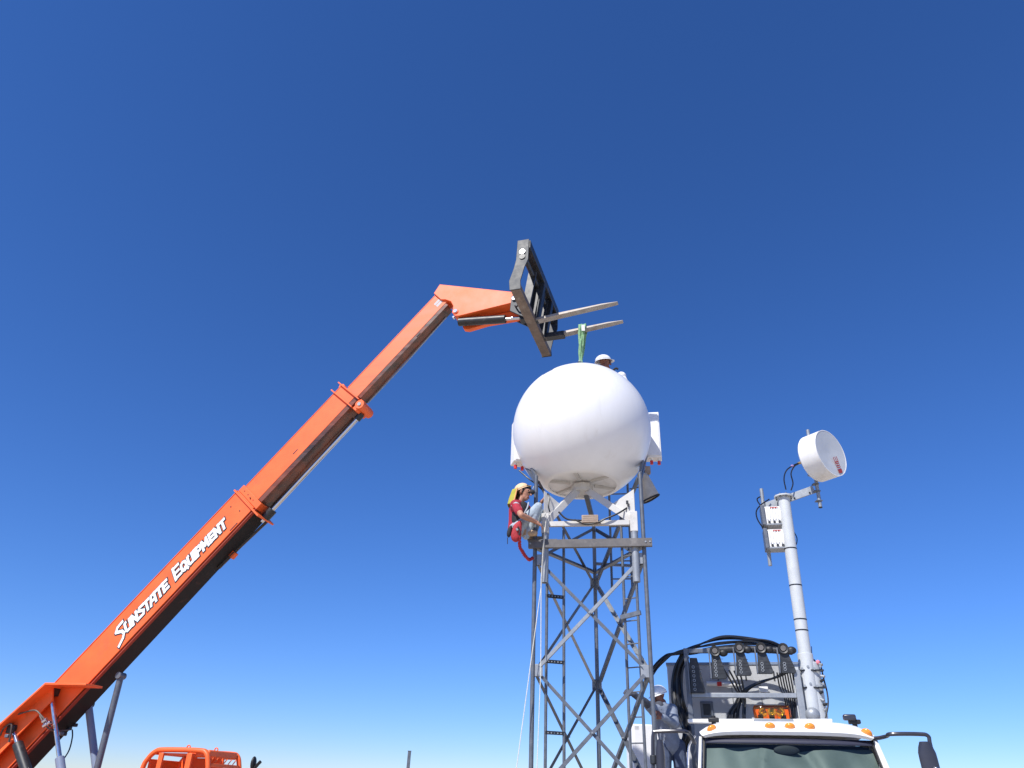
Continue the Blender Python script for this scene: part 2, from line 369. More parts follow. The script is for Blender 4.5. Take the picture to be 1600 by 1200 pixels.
# ------------------------------------------------------------------ radome stand (white frame on top of the tower)
RC = V((1.163, 10.80, 6.925)); RR = 1.118
stand = thing('radome_stand', 'off-white steel A-frame stand between the radome and the tower top', 'stand', TF.loc, TF.rz)
yf = LEG[0].y - 0.015
pl = TF.at(852, 835, 1, yf); pr = TF.at(991, 830, 1, yf)
zlow = (pl.z + pr.z) / 2
POST = [V((pl.x, yf, 0)), V((pr.x, yf, 0)), V(((pl.x + pr.x) / 2, yf + (pr.x - pl.x) * 0.866, 0))]
RCl = TF.l(RC)
hz = RC.z - 0.955 - 0.10
ztop = [TF.at(846, 768, 1, yf).z, TF.at(993, 765, 1, yf).z, 5.85]
POST[2] = LEG[2] + V((0, -.06, 0))
for i, p in enumerate(POST):
    w_ = 0.11
    if i == 2:
        hub = V((RCl.x, RCl.y, hz)); MB().beam(hub + V((.05, .1, 0)), LEG[2] + V((0, 0, TOPZ[2] + .04)), 0.07, 0.07).build('brace', GALV, stand, bevel=0.004); continue
    MB().box2(p + V((-w_ / 2, -0.045, zlow)), p + V((w_ / 2, 0.045, zlow + 0.30))).build('post', WFRAME, stand, bevel=0.006)
    sv = MB().lathe([(0.052, zlow - 0.002), (0.052, zlow - 0.72), (0.044, zlow - 0.72), (0.044, zlow - 0.01)], p, n=18).build('sleeve_pipe', GALVL, stand)
    hub = V((RCl.x, RCl.y, hz)); dr = (V((p.x, p.y, 0)) - V((RCl.x, RCl.y, 0))).normalized()
    a = hub + dr * 0.10; b = p + V((0, 0, zlow + 0.16))
    MB().beam(a, b, 0.085, 0.10).build('brace', WFRAME, stand, bevel=0.004)
    # triangular gusset sheet between post and brace
    def fn(q, t, z, p=p, dr=dr): return p + V((0, 0, z)) - dr * q + V((-dr.y, dr.x, 0)) * t
    tp = max(ztop[i], zlow + 0.6)
    L_ = (V((p.x, p.y, 0)) - V((RCl.x, RCl.y, 0))).length
    MB().prism([(-0.03, zlow + 0.25), (-0.03, tp), (L_ * 0.42, tp - 0.16), (0.03, zlow + 0.25)], -0.006, 0.006, fn).build('gusset_sheet', WFRAME, stand)
for (i, j) in ((0, 1),):
    d = (POST[j] - POST[i]).normalized()
    MB().beam(POST[i] + d * 0.06 + V((0, 0, zlow + 0.14)), POST[j] - d * 0.06 + V((0, 0, zlow + 0.14)), 0.05, 0.075).build('cross_bar', WFRAME, stand, bevel=0.004)
MB().lathe([(0.0, hz - 0.02), (0.15, hz - 0.02), (0.17, hz + 0.0), (0.17, hz + 0.10), (0.0, hz + 0.10)], (RCl.x, RCl.y, 0), n=8).build('hub_plate', WFRAME, stand)
jb = TF.at(922, 812, 1, yf - 0.06)
j1 = MB().box(jb, (0.24, 0.09, 0.12)).build('junction_box', TANBOX, stand, bevel=0.008)
for k in range(4): MB().box(jb + V((0, -0.047, -0.045 + 0.03 * k)), (0.2, 0.006, 0.01)).build('rib', TANBOX, j1)
MB().tube(spline([TF.at(873, 800, 1, yf - .05), TF.at(886, 811, 1, yf - .07), jb + V((-0.12, 0, -0.01))]), 0.013).build('cable', CABLE, stand)
MB().tube(spline([jb + V((0.12, 0, -0.03)), TF.at(945, 811, 1, yf - .07), TF.at(966, 802, 1, yf - .05), TF.at(985, 790, 1, yf + .1)]), 0.013).build('cable', CABLE, stand)
MB().tube(spline([TF.at(898, 812, 1, yf - .07), TF.at(915, 819, 1, yf - .09), TF.at(935, 816, 1, yf - .09), TF.at(945, 811, 1, yf - .08)]), 0.012).build('cable', CABLE, stand)
MB().tube(spline([TF.at(811, 735, 1, yf + .35), TF.at(826, 748, 1, yf + .3), TF.at(838, 757, 1, yf + .2), TF.at(852, 770, 1, yf + .05), TF.at(858, 774, 1, yf - .02), TF.at(857, 790, 1, yf - .06), TF.at(859, 800, 1, yf - .06)]), 0.011).build('cable', CABLE, stand)
bk = TF.at(980, 785, 1, yf - 0.01)
MB().box(bk, (0.035, 0.012, 0.06)).box(bk + V((0.012, 0, -0.04)), (0.028, 0.012, 0.05)).build('black_clip', BLACKP, stand, bevel=0.004)

# ------------------------------------------------------------------ radome
rad = thing('radome', 'large glossy white spherical radome hanging from the green sling', 'radome', (RC.x, RC.y, RC.z - 0.955))
o_ = V((0, 0, 0.955)); cut = math.acos(0.955 / RR)
prof = [(RR * math.sin(t), RR * math.cos(t)) for t in [math.pi * 0 + (math.pi - cut) * k / 60 for k in range(61)]]
rb = prof[-1][0]
MB().lathe(prof, o_, n=96).build('shell', WHITE, rad)
for zz in (0.02,):
    MB().lathe([(RR * math.sin(math.pi - cut - 0.04) + 0.003, RR * math.cos(math.pi - cut - 0.04)), (rb + 0.004, -0.957), (rb - 0.05, -0.957), (rb - 0.05, -0.93)], o_, n=96).build('base_flange', WHITE, rad)
MB().lathe([(rb - 0.05, -0.932), (0.30, -0.915), (0.0, -0.915)], o_, n=64).build('floor_plate', WPAINT, rad)
for k in range(6):
    a = math.radians(60 * k + 12); q = V((math.cos(a), math.sin(a), 0))
    MB().beam(q * 0.2 + V((0, 0, 0.022)), q * (rb - 0.055) + V((0, 0, 0.012)), 0.05, 0.035).build('floor_rib', WFRAME, rad)
for dx in (-0.10, 0.09):
    lug = MB().prism([(-0.06, -0.02), (0.06, -0.02), (0.02, 0.17), (-0.02, 0.17)], -0.012, 0.012)
    for i, p in enumerate(lug.v): lug.v[i] = p + V((dx, 0, 0.955 + RR - 0.012))
    lug.build('lifting_lug', WPAINT, rad, bevel=0.003)

# ------------------------------------------------------------------ white enclosures behind the radome, bag
def enclosure(name, label, c, size, rz, n, leg):
    t = thing(name, label, 'enclosure', c - V((0, 0, size[2] / 2)), rz, 'white enclosures on the tower')
    MB().box((0, 0, size[2] / 2), size).build('case', WPAINT, t, bevel=0.014)
    MB().box((0, -size[1] / 2 - 0.006, size[2] / 2), (size[0] - 0.05, 0.012, size[2] - 0.05)).build('door', WPAINT, t, bevel=0.005)
    for k in range(n):
        x = -size[0] / 2 + 0.05 + k * (size[0] - 0.1) / (n - 1)
        cp = MB().cyl((x, -0.03 + 0.03 * (k % 2), 0.0), (x, -0.03 + 0.03 * (k % 2), -0.035), 0.022, n=10).build('gland', WPAINT, t)
        MB().cyl((x, -0.03 + 0.03 * (k % 2), -0.0352), (x, -0.03 + 0.03 * (k % 2), -0.095), 0.026, n=12).build('red_cap', RED, cp)
    MB().box((0, size[1] / 2 + 0.04, size[2] * 0.5), (0.12, 0.078, size[2] * 0.7)).build('mounting_bracket', GALV, t)
    F3 = Frame(t.location, rz); q = F3.l(TF.w(LEG[leg] + V((0, 0, TOPZ[leg] - .1)))); c_ = V((0, size[1] / 2 + 0.045, size[2] * .3))
    MB().beam(c_, V((q.x, q.y, q.z)), 0.05, 0.05).build('mounting_arm', GALV, t)
    MB().beam(c_ + V((0, 0, .25)), V((q.x, q.y, q.z + .06)), 0.04, 0.04).build('mounting_arm', GALV, t)
    return t
eR = P(1011, 683, 11.25)
enclosure('enclosure', 'white enclosure with red caps beside the right of the radome, above canvas bag', eR + V((-0.01, 0, 0)), (0.46, 0.20, 0.84), math.radians(-12), 4, 1)
eL = P(817, 693, 11.0)
enclosure('enclosure', 'white enclosure with red caps beside the left of the radome, above crouching worker', eL, (0.34, 0.24, 0.76), math.radians(14), 3, 0)
gb = thing('grey_box', 'small grey connector box hanging under the right enclosure', 'box', P(1012, 735, 11.15))
MB().box((0, 0, 0), (0.085, 0.07, 0.13)).build('case', TANBOX, gb, bevel=0.006)
MB().cyl((0, 0, -0.066), (0, 0, -0.11), 0.014, n=8).build('gland', GALV, gb)
b0 = P(1012, 735, 11.15)
MB().tube([p - b0 for p in spline([b0 + V((0, 0, -0.1)), P(1005, 757, 11.1), P(995, 762, 11.0), P(984, 764, 10.9)])], 0.009).build('cable', CABLE, gb)
# canvas bag
bgp = P(1005, 741, 11.0); bag = thing('canvas_bag', 'grey canvas bag hanging from tower pole under right enclosure', 'bag', bgp)
rows = []
top = [P(996, 741, 11.0), P(1011, 740, 11.0)]; bot = [P(1003, 786, 11.0), P(1029, 774, 11.0)]
for i in range(9):
    t = i / 8; a = top[0].lerp(bot[0], t); b = top[1].lerp(bot[1], t); c = (a + b) / 2; h = (b - a) / 2; row = []
    for k in range(17):
        an = 2 * math.pi * k / 16
        rr = 1 + 0.10 * math.sin(3 * an + i * .35)
        row.append(c + h * math.cos(an) * rr + V((0, 1, 0)) * math.sin(an) * h.length * 0.6 * rr - bgp)
    rows.append(row)
MB().grid(rows).build('sack', CANVAS, bag, solid=0.004)
rim = [p * 1.0 for p in rows[-1]]
MB().tube(rim, 0.013, 6).build('rim', BLACKNYLON, bag)
MB().tube(spline([P(999, 741, 11.0) - bgp, P(1004, 730, 11.0) - bgp, P(1008, 740, 11.0) - bgp]), 0.008).build('handle', BLACKNYLON, bag)

# ------------------------------------------------------------------ telehandler
HF_b = math.radians(17.4)
S0 = P(911, 520, 10.75)
wv = V((math.sin(HF_b), math.cos(HF_b), 0))
HF = Frame((S0.x - wv.x * .53, S0.y - wv.y * .53, 0), -HF_b)
tele = thing('telehandler', 'orange telescopic handler with raised boom holding black fork carriage', 'telehandler', HF.loc, HF.rz)
BA = math.radians(49.5); bd = (math.cos(BA), math.sin(BA)); nn = (-math.sin(BA), math.cos(BA))
def B(t, y, v): return V((t * bd[0] + v * nn[0], y, t * bd[1] + v * nn[1]))
def bbox(t0, t1, y0, y1, v0, v1):
    m = MB(); vs_ = [B(t, y, v) for v in (v0, v1) for y in (y0, y1) for t in (t0, t1)]
    return m.add(vs_, [(0, 2, 3, 1), (4, 5, 7, 6), (0, 1, 5, 4), (2, 6, 7, 3), (0, 4, 6, 2), (1, 3, 7, 5)])
# base section
T0, T1, T2, T3 = -5.0, 0.82, 3.30, 5.75
base = bbox(T0, T1, -0.20, 0.20, 7.85, 8.35).build('boom_base_section', ORANGE, tele, bevel=0.006)
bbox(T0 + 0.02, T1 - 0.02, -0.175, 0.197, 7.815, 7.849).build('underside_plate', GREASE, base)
bbox(T0, T1, -0.201, -0.145, 7.795, 7.8145).build('lower_flange', ORANGE_SH, base)
bbox(T0, T1, -0.208, 0.208, 8.351, 8.362).build('top_flange', ORANGE, base, bevel=0.002)
bbox(T1 - 0.05, T1 - 0.02, -0.235, 0.235, 7.64, 8.40).build('end_collar', ORANGE, base, bevel=0.004)
for t, v in ((T1 - 0.2, 8.02), (T1 - 0.26, 8.22), (T1 + 0.06, 8.05)):
    q = B(t, -0.2, v); MB().cyl(q + V((0, -0.006, 0)), q + V((0, 0.01, 0)), 0.012, n=8).build('bolt', DARK, base)
pad = bbox(T1 + 0.005, T1 + 0.13, -0.188, 0.188, 7.80, 8.36).build('wear_pad_housing', ORANGE, base, bevel=0.004)
for v in (8.25, 8.14, 7.98):
    q = B(T1 + 0.07, -0.188, v); MB().cyl(q + V((0, -0.005, 0)), q + V((0, 0.01, 0)), 0.010, n=8).build('bolt', DARK, pad)
# under-boom clutter
MB().tube([B(-0.3, 0.17, 7.80), B(0.2, 0.17, 7.775), B(0.78, 0.18, 7.73)], 0.014).build('hose', HOSE, base)
MB().tube([B(-0.3, 0.12, 7.80), B(0.2, 0.12, 7.76), B(0.78, 0.10, 7.70)], 0.012).build('hose', RUBBER, base)
bbox(-0.05, 0.06, 0.12, 0.205, 7.73, 7.81).build('hose_clamp', ORANGE, base, bevel=0.004)
bbox(0.30, 0.47, -0.205, -0.201, 7.87, 7.885).build('slot', BLACKP, base)
# mid section
mid = bbox(T1 - 1.0, T2, -0.165, 0.165, 7.93, 8.32).build('boom_mid_section', ORANGE, tele, bevel=0.005)
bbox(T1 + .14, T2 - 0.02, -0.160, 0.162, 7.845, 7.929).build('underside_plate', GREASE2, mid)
bbox(T1 + .14, T2, -0.17, 0.17, 8.321, 8.330).build('top_flange', ORANGE, mid)
bbox(1.87, 1.98, -0.1675, -0.165, 8.045, 8.062).build('slot', BLACKP, mid)
for t in (T2 - 0.20, T2 - 0.02):
    bbox(t, t + 0.022, -0.205, 0.205, 7.80, 8.405).build('end_collar', ORANGE, mid, bevel=0.003)
ear = MB().cyl(B(T2 - .02, -0.05, 8.41), B(T2 - .02, 0.05, 8.41), 0.055, n=14).build('lug', ORANGE, mid)
MB().cyl(B(T2 - .02, -0.058, 8.41), B(T2 - .02, 0.058, 8.41), 0.022, n=10).build('pin', CHROME, ear)
e2 = bbox(T2 - 0.20, T2 + 0.02, -0.16, 0.16, 7.70, 7.80).build('cylinder_lug', ORANGE, mid, bevel=0.01)
MB().cyl(B(T2 - 0.07, -0.19, 7.72), B(T2 - 0.07, 0.19, 7.72), 0.085, n=18).build('lug_barrel', ORANGE, e2, bevel=0.005)
MB().cyl(B(T2 - 0.07, -0.205, 7.72), B(T2 - 0.07, 0.205, 7.72), 0.034, n=12).build('pin', GALVL, e2)
for y in (0.02,):
    MB().cyl(B(T1 - 0.1, y, 7.70), B(T2 - 0.28, y, 7.70), 0.034, n=16).build('extension_rod', CHROME, mid)
    MB().cyl(B(T2 - 0.29, y, 7.70), B(T2 - 0.16, y, 7.705), 0.06, n=14).build('rod_eye', DARK, mid)
bc = MB().cyl(B(T1 - 0.02, 0.02, 7.70), B(T1 + 0.16, 0.02, 7.70), 0.08, n=16).build('cylinder_gland', DARK, base, bevel=0.005)
MB().tube([B(T1 + .1, 0.12, 7.84), B(T1 + 1.2, 0.11, 7.80), B(T2 - .3, 0.10, 7.83)], 0.012).build('hose', RUBBER, mid)
# inner section
inn = bbox(T2 - 0.8, T3, -0.115, 0.115, 7.93, 8.225).build('boom_inner_section', ORANGE_W, tele, bevel=0.005)
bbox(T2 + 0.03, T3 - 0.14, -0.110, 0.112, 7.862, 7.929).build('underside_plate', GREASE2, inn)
bbox(T2 + .03, T3 - .1, -0.119, 0.119, 8.226, 8.236).build('top_flange', ORANGE, inn)
MB().tube([B(T2 + .05, 0.10, 7.84), B(T2 + 1.0, 0.10, 7.83), B(T3 - .3, 0.08, 7.85)], 0.012).build('hydraulic_pipe', GALVL, inn)
bbox(T3 - 0.95, T3 - 0.86, -0.1175, -0.110, 7.875, 7.895).build('slot', BLACKP, inn)
for k in range(2):
    bbox(T3 - .28, T3 - .14, -0.117, -0.115, 8.0 + .06 * k, 8.05 + .06 * k).build('decal', GREYPRINT, inn)
# head (gooseneck)
HP = [(-2.52, 9.84), (-1.09, 9.41), (-1.045, 9.19), (-2.08, 9.065), (-2.17, 9.075), (-2.225, 9.16), (-2.215, 9.30), (-2.27, 9.41), (-2.38, 9.47), (-2.47, 9.485), (-2.62, 9.655)]
head = MB().prism(HP, -0.15, 0.15).build('boom_head', ORANGE, tele, bevel=0.008)
HL = [(-2.12, 9.06), (-1.05, 9.16), (-1.03, 8.97), (-1.62, 8.95), (-1.97, 8.885), (-2.06, 8.91)]
MB().prism(HL, 0.05, 0.14).build('lower_plate', ORANGE, head, bevel=0.006)
for y in (-0.165,):
    pn = MB().cyl((-2.157, y, 9.17), (-2.157, 0.165, 9.17), 0.052, n=16).build('tilt_pin', ORANGE, head)
    MB().cyl((-2.157, y - 0.012, 9.17), (-2.157, y, 9.17), 0.036, n=12).build('pin_cap', CHROME, pn)
MB().cyl((-2.19, -0.10, 9.055), (-2.19, -0.16, 9.055), 0.02, n=8).build('grease_fitting', CHROME, head)
tc_ = MB().cyl((-2.12, -0.05, 9.00), (-1.25, -0.05, 8.925), 0.075, n=18).build('tilt_cylinder', DARK, head, bevel=0.006)
MB().cyl((-1.25, -0.05, 8.925), (-0.93, -0.05, 8.905), 0.028, n=12).build('tilt_rod', CHROME, tc_)
# carriage
CZ0, CZ1 = S0.z - 0.07, S0.z + 0.93
car = MB().box2((-0.865, -1.03, CZ0), (-0.70, 1.03, CZ0 + 0.11)).build('fork_carriage', RUSTY, tele, bevel=0.006)
# end plates with a waisted outline
EP = [(-0.875, CZ0 - .003), (-0.69, CZ0 - .003), (-0.70, CZ0 + 0.16), (-0.64, CZ0 + 0.42), (-0.58, CZ0 + 0.58), (-0.575, CZ1), (-0.77, CZ1), (-0.785, CZ0 + .60), (-0.82, CZ0 + .42), (-0.89, CZ0 + 0.18)]
SHR = 0.10
for y in (-1.055, 1.032):
    ep = MB().prism([(a - SHR * 0, b) for a, b in EP], y, y + 0.022).build('end_plate', SCUFF, car, bevel=0.003)
    for k, (zz, rr, mm) in enumerate(((0.80, 0.036, SCUFF), (0.74, 0.050, CHROME), (0.64, 0.05, DARK))):
        yy = y - 0.014 if y < 0 else y + 0.0225
        MB().cyl((-0.68, yy - (0.004 if k == 1 else 0), CZ0 + zz), (-0.68, yy + 0.0135, CZ0 + zz), rr, n=16).build(('slot_boss', 'shaft_end', 'hole')[k], mm, ep)
MB().cyl((-0.68, -1.03, CZ0 + 0.74), (-0.68, 1.03, CZ0 + 0.74), 0.042, n=16).build('fork_shaft', SCUFF, car)
MB().box2((-0.60, -1.03, CZ1 - 0.17), (-0.555, 1.03, CZ1 - 0.01)).build('top_rail', DARK, car, bevel=0.006)
MB().box2((-0.74, -1.03, CZ1 - 0.10), (-0.603, 1.03, CZ1 - 0.07)).build('top_web', DARK, car)
for y in (-0.42, -0.10, 0.20, 0.42, 0.72):
    MB().prism([(-0.85, CZ0 + 0.112), (-0.72, CZ0 + 0.112), (-0.605, CZ1 - 0.18), (-0.74, CZ1 - 0.105)], y, y + 0.03).build('upright', DARK, car)
MB().prism([(-0.93, CZ0 + 0.15), (-0.80, CZ0 + 0.12), (-0.72, CZ1 - 0.25), (-0.84, CZ1 - 0.3)], -0.2, 0.2).build('mounting_plate', SCUFF, car, bevel=0.006)
for y in (-0.17, 0.13):
    MB().prism([(-1.14, S0.z + 0.18), (-0.90, S0.z + 0.02), (-0.86, S0.z + .5), (-1.12, S0.z + 0.5)], y, y + 0.035).build('hinge_plate', SCUFF, car, bevel=0.004)
MB().cyl((-1.07, -0.2, S0.z + 0.42), (-1.07, 0.2, S0.z + 0.42), 0.04, n=12).build('hinge_pin', CHROME, car)
MB().box2((-0.98, -0.12, S0.z + .0), (-0.87, 0.02, S0.z + 0.16)).build('cylinder_bracket', DARK, car, bevel=0.01)
MB().tube(spline([(-1.1, -0.1, S0.z + .35), (-0.98, -0.25, S0.z + .2), (-0.9, -0.3, S0.z + .45)]), 0.014).build('hose', RUBBER, car)
# forks
FT = math.radians(6.3)
for y in (-0.03, 0.53):
    m_ = MB(); n_ = 9
    prof_t = [(0.0, 0.055), (0.5, 0.05), (1.15, 0.032), (1.42, 0.014)]
    top_, bot_ = [], []
    for s_, th in prof_t:
        hw = 0.062 if s_ < 1.2 else 0.045
        bx_ = V((-0.70 + s_ * math.cos(FT), 0, S0.z - 0.04 + s_ * math.sin(FT)))
        top_.append((bx_ + V((0, y - hw, 0.0 + th)), bx_ + V((0, y + hw, th)))); bot_.append((bx_ + V((0, y - hw, 0)), bx_ + V((0, y + hw, 0))))
    for k in range(3):
        a0, a1 = top_[k]; b0_, b1 = top_[k + 1]; c0, c1 = bot_[k]; d0, d1 = bot_[k + 1]
        m_.add([a0, a1, b1, b0_, c0, c1, d1, d0], [(0, 1, 2, 3), (4, 7, 6, 5), (0, 3, 7, 4), (1, 5, 6, 2)] + ([(0, 4, 5, 1)] if k == 0 else []) + ([(3, 2, 6, 7)] if k == 2 else []))
    fk = m_.build('fork', FORK, tele, bevel=0.006)
    MB().prism([(-0.70, S0.z - 0.045), (-0.655, S0.z - 0.035), (-0.55, CZ1 - 0.2), (-0.60, CZ1 - 0.1), (-0.64, CZ1 - 0.12)], y - 0.055, y + 0.055).build('shank', DARK if y > 0 else SCUFF, fk, bevel=0.006)
    if y > 0:
        MB().box2((-0.68, y - 0.066, S0.z - 0.035), (-0.33, y + 0.066, S0.z + 0.062)).build('rubber_sleeve', DARK, fk, bevel=0.006)
# boom tail: flanges standing out from the side, cylinders
tail = thing  # (kept in the same thing)
aT = HF.at(142, 1067, 1, -0.20); bT = HF.at(72, 1066, 1, -0.34)
def side_flange(p, q, y0, y1, th, name, m=ORANGE):
    p = V(p); q = V(q); d = (q - p).normalized(); n_ = V((-d.z, 0, d.x)) * th
    return MB().add([V((p.x, y0, p.z)), V((q.x, y0, q.z)), V((q.x, y1, q.z)), V((p.x, y1, p.z)), V((p.x, y0, p.z)) + n_, V((q.x, y0, q.z)) + n_, V((q.x, y1, q.z)) + n_, V((p.x, y1, p.z)) + n_],
                    [(0, 1, 2, 3), (4, 7, 6, 5), (0, 4, 5, 1), (1, 5, 6, 2), (2, 6, 7, 3), (3, 7, 4, 0)]).build(name, m, tele, bevel=0.004)
A1 = HF.at(138, 1068, 1, -0.50); A2 = HF.at(74, 1067, 1, -0.50); A3 = HF.at(-60, 1187, 1, -0.50)
for sgn in (-1,):
    e0, e1 = (-0.54, -0.203) if sgn < 0 else (0.203, 0.40)
    side_flange((A1.x, 0, A1.z), (A2.x, 0, A2.z), e0, e1, 0.03, 'tail_flange')
    side_flange((A2.x - 0.003, 0, A2.z), (A3.x, 0, A3.z), e0, e1, 0.03, 'tail_flange')
    ys = -0.345 if sgn < 0 else 0.345
    poly = [(A2.x - .02, A2.z - .04), (A3.x, A3.z - .04), (A3.x + .25, A3.z - .22), (A2.x + .05, A2.z - .22)]
    MB().prism(poly, ys - 0.012, ys + 0.012).build('tail_cheek', ORANGE, tele)
# pivot tower
for y in (-0.46, 0.42):
    MB().prism([(-10.35, 0.7), (-9.0, 0.7), (-9.15, 1.35), (-9.6, 1.98), (-10.0, 1.98), (-10.3, 1.5)], y, y + 0.04).build('pivot_plate', ORANGE, tele, bevel=0.006)
MB().cyl((-9.78, -0.5, 1.78), (-9.78, 0.5, 1.78), 0.07, n=16).build('pivot_pin', GALV, tele)
# cylinders
def ram(px0, px1, y, r, m, rod=None, cap=None, ext=0.9, name='lift_cylinder'):
    a = HF.at(*px0, 1, y); b = HF.at(*px1, 1, y); d = (b - a).normalized(); e = b + d * ext
    o = MB().cyl(a, e, r, n=16).build(name, m, tele)
    MB().cyl(a + V((0, -r - .02, 0)), a + V((0, r + .02, 0)), r * 1.05, n=14).build('rod_eye', cap or DARK, o)
    return a, b, d, o
a, b, d, o = ram((80, 1085), (94, 1190), -0.30, 0.033, CHROME)
MB().cyl(b - d * 0.06, b + d * 1.0, 0.062, n=16).build('barrel', BLUEG, o, bevel=0.006)
MB().box(a + V((0.0, 0.03, 0.06)), (0.11, 0.14, 0.16)).build('clevis', DARK, o, bevel=0.012)
a, b, d, o = ram((189, 1056), (152, 1200), 0.0, 0.048, GALV, cap=GALV)
a, b, d, o = ram((138, 1100), (150, 1200), 0.24, 0.055, BLUEG, cap=DARK)
a, b, d, o = ram((21, 1142), (40, 1200), -0.36, 0.035, CHROME)
MB().cyl(a + d * 0.24, a + d * 1.6, 0.075, n=16).build('barrel', DARK, o, bevel=0.006)
MB().box(a + V((-0.02, 0.0, 0.02)), (0.14, 0.12, 0.12)).build('clevis', DARK, o, bevel=0.015)
def hp(px, py, y): return HF.at(px, py, 1, y)
MB().tube(spline([hp(2, 1134, -.42), hp(12, 1122, -.43), hp(35, 1114, -.44), hp(55, 1110, -.44), hp(66, 1120, -.42), hp(80, 1136, -.36)]), 0.013).build('hose', HOSE, tele)
MB().tube(spline([hp(0, 1150, -.44), hp(6, 1138, -.46), hp(18, 1132, -.46), hp(14, 1160, -.42)]), 0.013).build('hose', HOSE, tele)
MB().tube(spline([hp(62, 1118, -.43), hp(70, 1132, -.42), hp(84, 1142, -.30), hp(110, 1140, .1)]), 0.012).build('hose', HOSE, tele)
MB().tube(spline([hp(113, 1140, .1), hp(113, 1152, .1), hp(108, 1172, .05), hp(97, 1190, -.1)]), 0.010).build('hose', CABLE, tele)
for px, py, y in ((70, 1126, -.42), (76, 1130, -.42), (71, 1133, -.43)):
    q = hp(px, py, y); MB().cyl(q + V((-0.03, 0, -.02)), q + V((0.03, 0, .02)), 0.03, n=8).build('hose_fitting', CHROME, tele, bevel=0.004)
for px, py, y in ((100, 1147, 0.0), (108, 1138, .1), (117, 1133, .1), (95, 1146, -.1), (12, 1150, -.44)):
    q = hp(px, py, y); MB().box(q, (0.07, 0.06, 0.05)).build('valve_block', DARK if px > 97 else GALV, tele, bevel=0.01)
# cab
CX0, CX1, CY0, CY1, CT = -6.78, -5.66, 0.30, 1.16, HF.at(290, 1168, 1, 0.32).z
cab = MB().box2((CX0 + .1, CY0 + .02, 0.75), (CX1, CY1 - .02, 1.35)).build('cab', ORANGE, tele, bevel=0.03)
def arch(y, name='roll_bar'):
    pts = [(CX0 - .10, y, 1.2), (CX0 - .03, y, CT - 0.32), (CX0 + .03, y, CT - .16), (CX0 + .14, y, CT - .06), (CX0 + .30, y, CT - 0.035), (CX1 - .22, y, CT - 0.035), (CX1 - .08, y, CT - .07), (CX1 - .02, y, CT - .18), (CX1 + .03, y, CT - .4), (CX1 + .12, y, 1.2)]
    return MB().tube(spline([V(p) for p in pts], 5), 0.037, 10).build(name, ORANGE, cab)
for y in (CY0 + .04, CY1 - .04): arch(y)
MB().box2((CX0 + .06, CY0 + .078, CT - 0.10), (CX1 - .34, CY1 - .078, CT - 0.075)).build('roof_sheet', ORANGE, cab, bevel=0.004)
MB().box2((CX1 - .30, CY0 + .078, CT - 0.12), (CX1 - .05, CY1 - .078, CT - 0.02)).build('front_header', ORANGE, cab, bevel=0.02)
for k in range(6):
    y = CY0 + .12 + k * 0.115; MB().beam((CX1 - .05, y, CT - 0.19), (CX1 - .01, y + .02, CT - .12), 0.02, 0.012).build('guard_bar', ORANGE, cab)
MB().beam((CX1 - .01, CY0 + .08, CT - 0.22), (CX1 - .01, CY1 - .08, CT - 0.22), 0.05, 0.05).build('front_cross_bar', ORANGE, cab, bevel=0.006)
for x, w_ in ((CX0 + .22, .08), (CX1 - .40, .09)):
    MB().box2((x, CY0 + .02, 1.3), (x + w_, CY0 + .06, CT - 0.075)).build('side_pillar', ORANGE, cab, bevel=0.008)
    MB().box2((x, CY1 - .06, 1.3), (x + w_, CY1 - .02, CT - 0.075)).build('side_pillar', ORANGE, cab, bevel=0.008)
MB().box2((CX0 + .02, CY0 + .08, CT - 0.30), (CX0 + .05, CY1 - .08, CT - 0.16)).build('rear_cross_plate', ORANGE, cab, bevel=0.005)
MB().box2((CX0 + .06, CY1 - .076, CT - 0.32), (CX1 - .34, CY1 - .046, CT - 0.105)).build('far_header', ORANGE, cab)
for x, y in ((CX1 - .42, CY0 + .05), (CX1 - .30, CY1 - .3)):
    MB().lathe([(0.028 + 0.009 * math.cos(q), 0.009 * math.sin(q)) for q in [k * math.pi / 4 for k in range(8)]], (x, y, CT + .005), (0, 1, 0), 14, True).build('lifting_eye', ORANGE, cab)
st = MB().box2((CX0 + .25, CY0 + .15, 1.352), (CX0 + .75, CY1 - .2, 1.45)).box2((CX0 + .2, CY0 + .15, 1.36), (CX0 + .3, CY1 - .2, 1.82)).build('seat', BLACKNYLON, cab, bevel=0.03)
mA = HF.at(396, 1193, 1, 1.0)
mo = MB().ell(mA, (0.035, 0.06, 0.10)).build('cab_mirror', RUBBER, cab)
MB().tube([mA + V((0.02, 0, -.08)), mA + V((0.09, 0, 0)), mA + V((0.12, 0, .03))], 0.025).build('mirror_arm', RUBBER, mo)
MB().tube([mA + V((0, 0, -.05)), mA + V((-.02, 0, -.4)), V((CX1 + .02, 1.0, 1.35))], 0.015).build('mirror_stalk', RUBBER, mo)
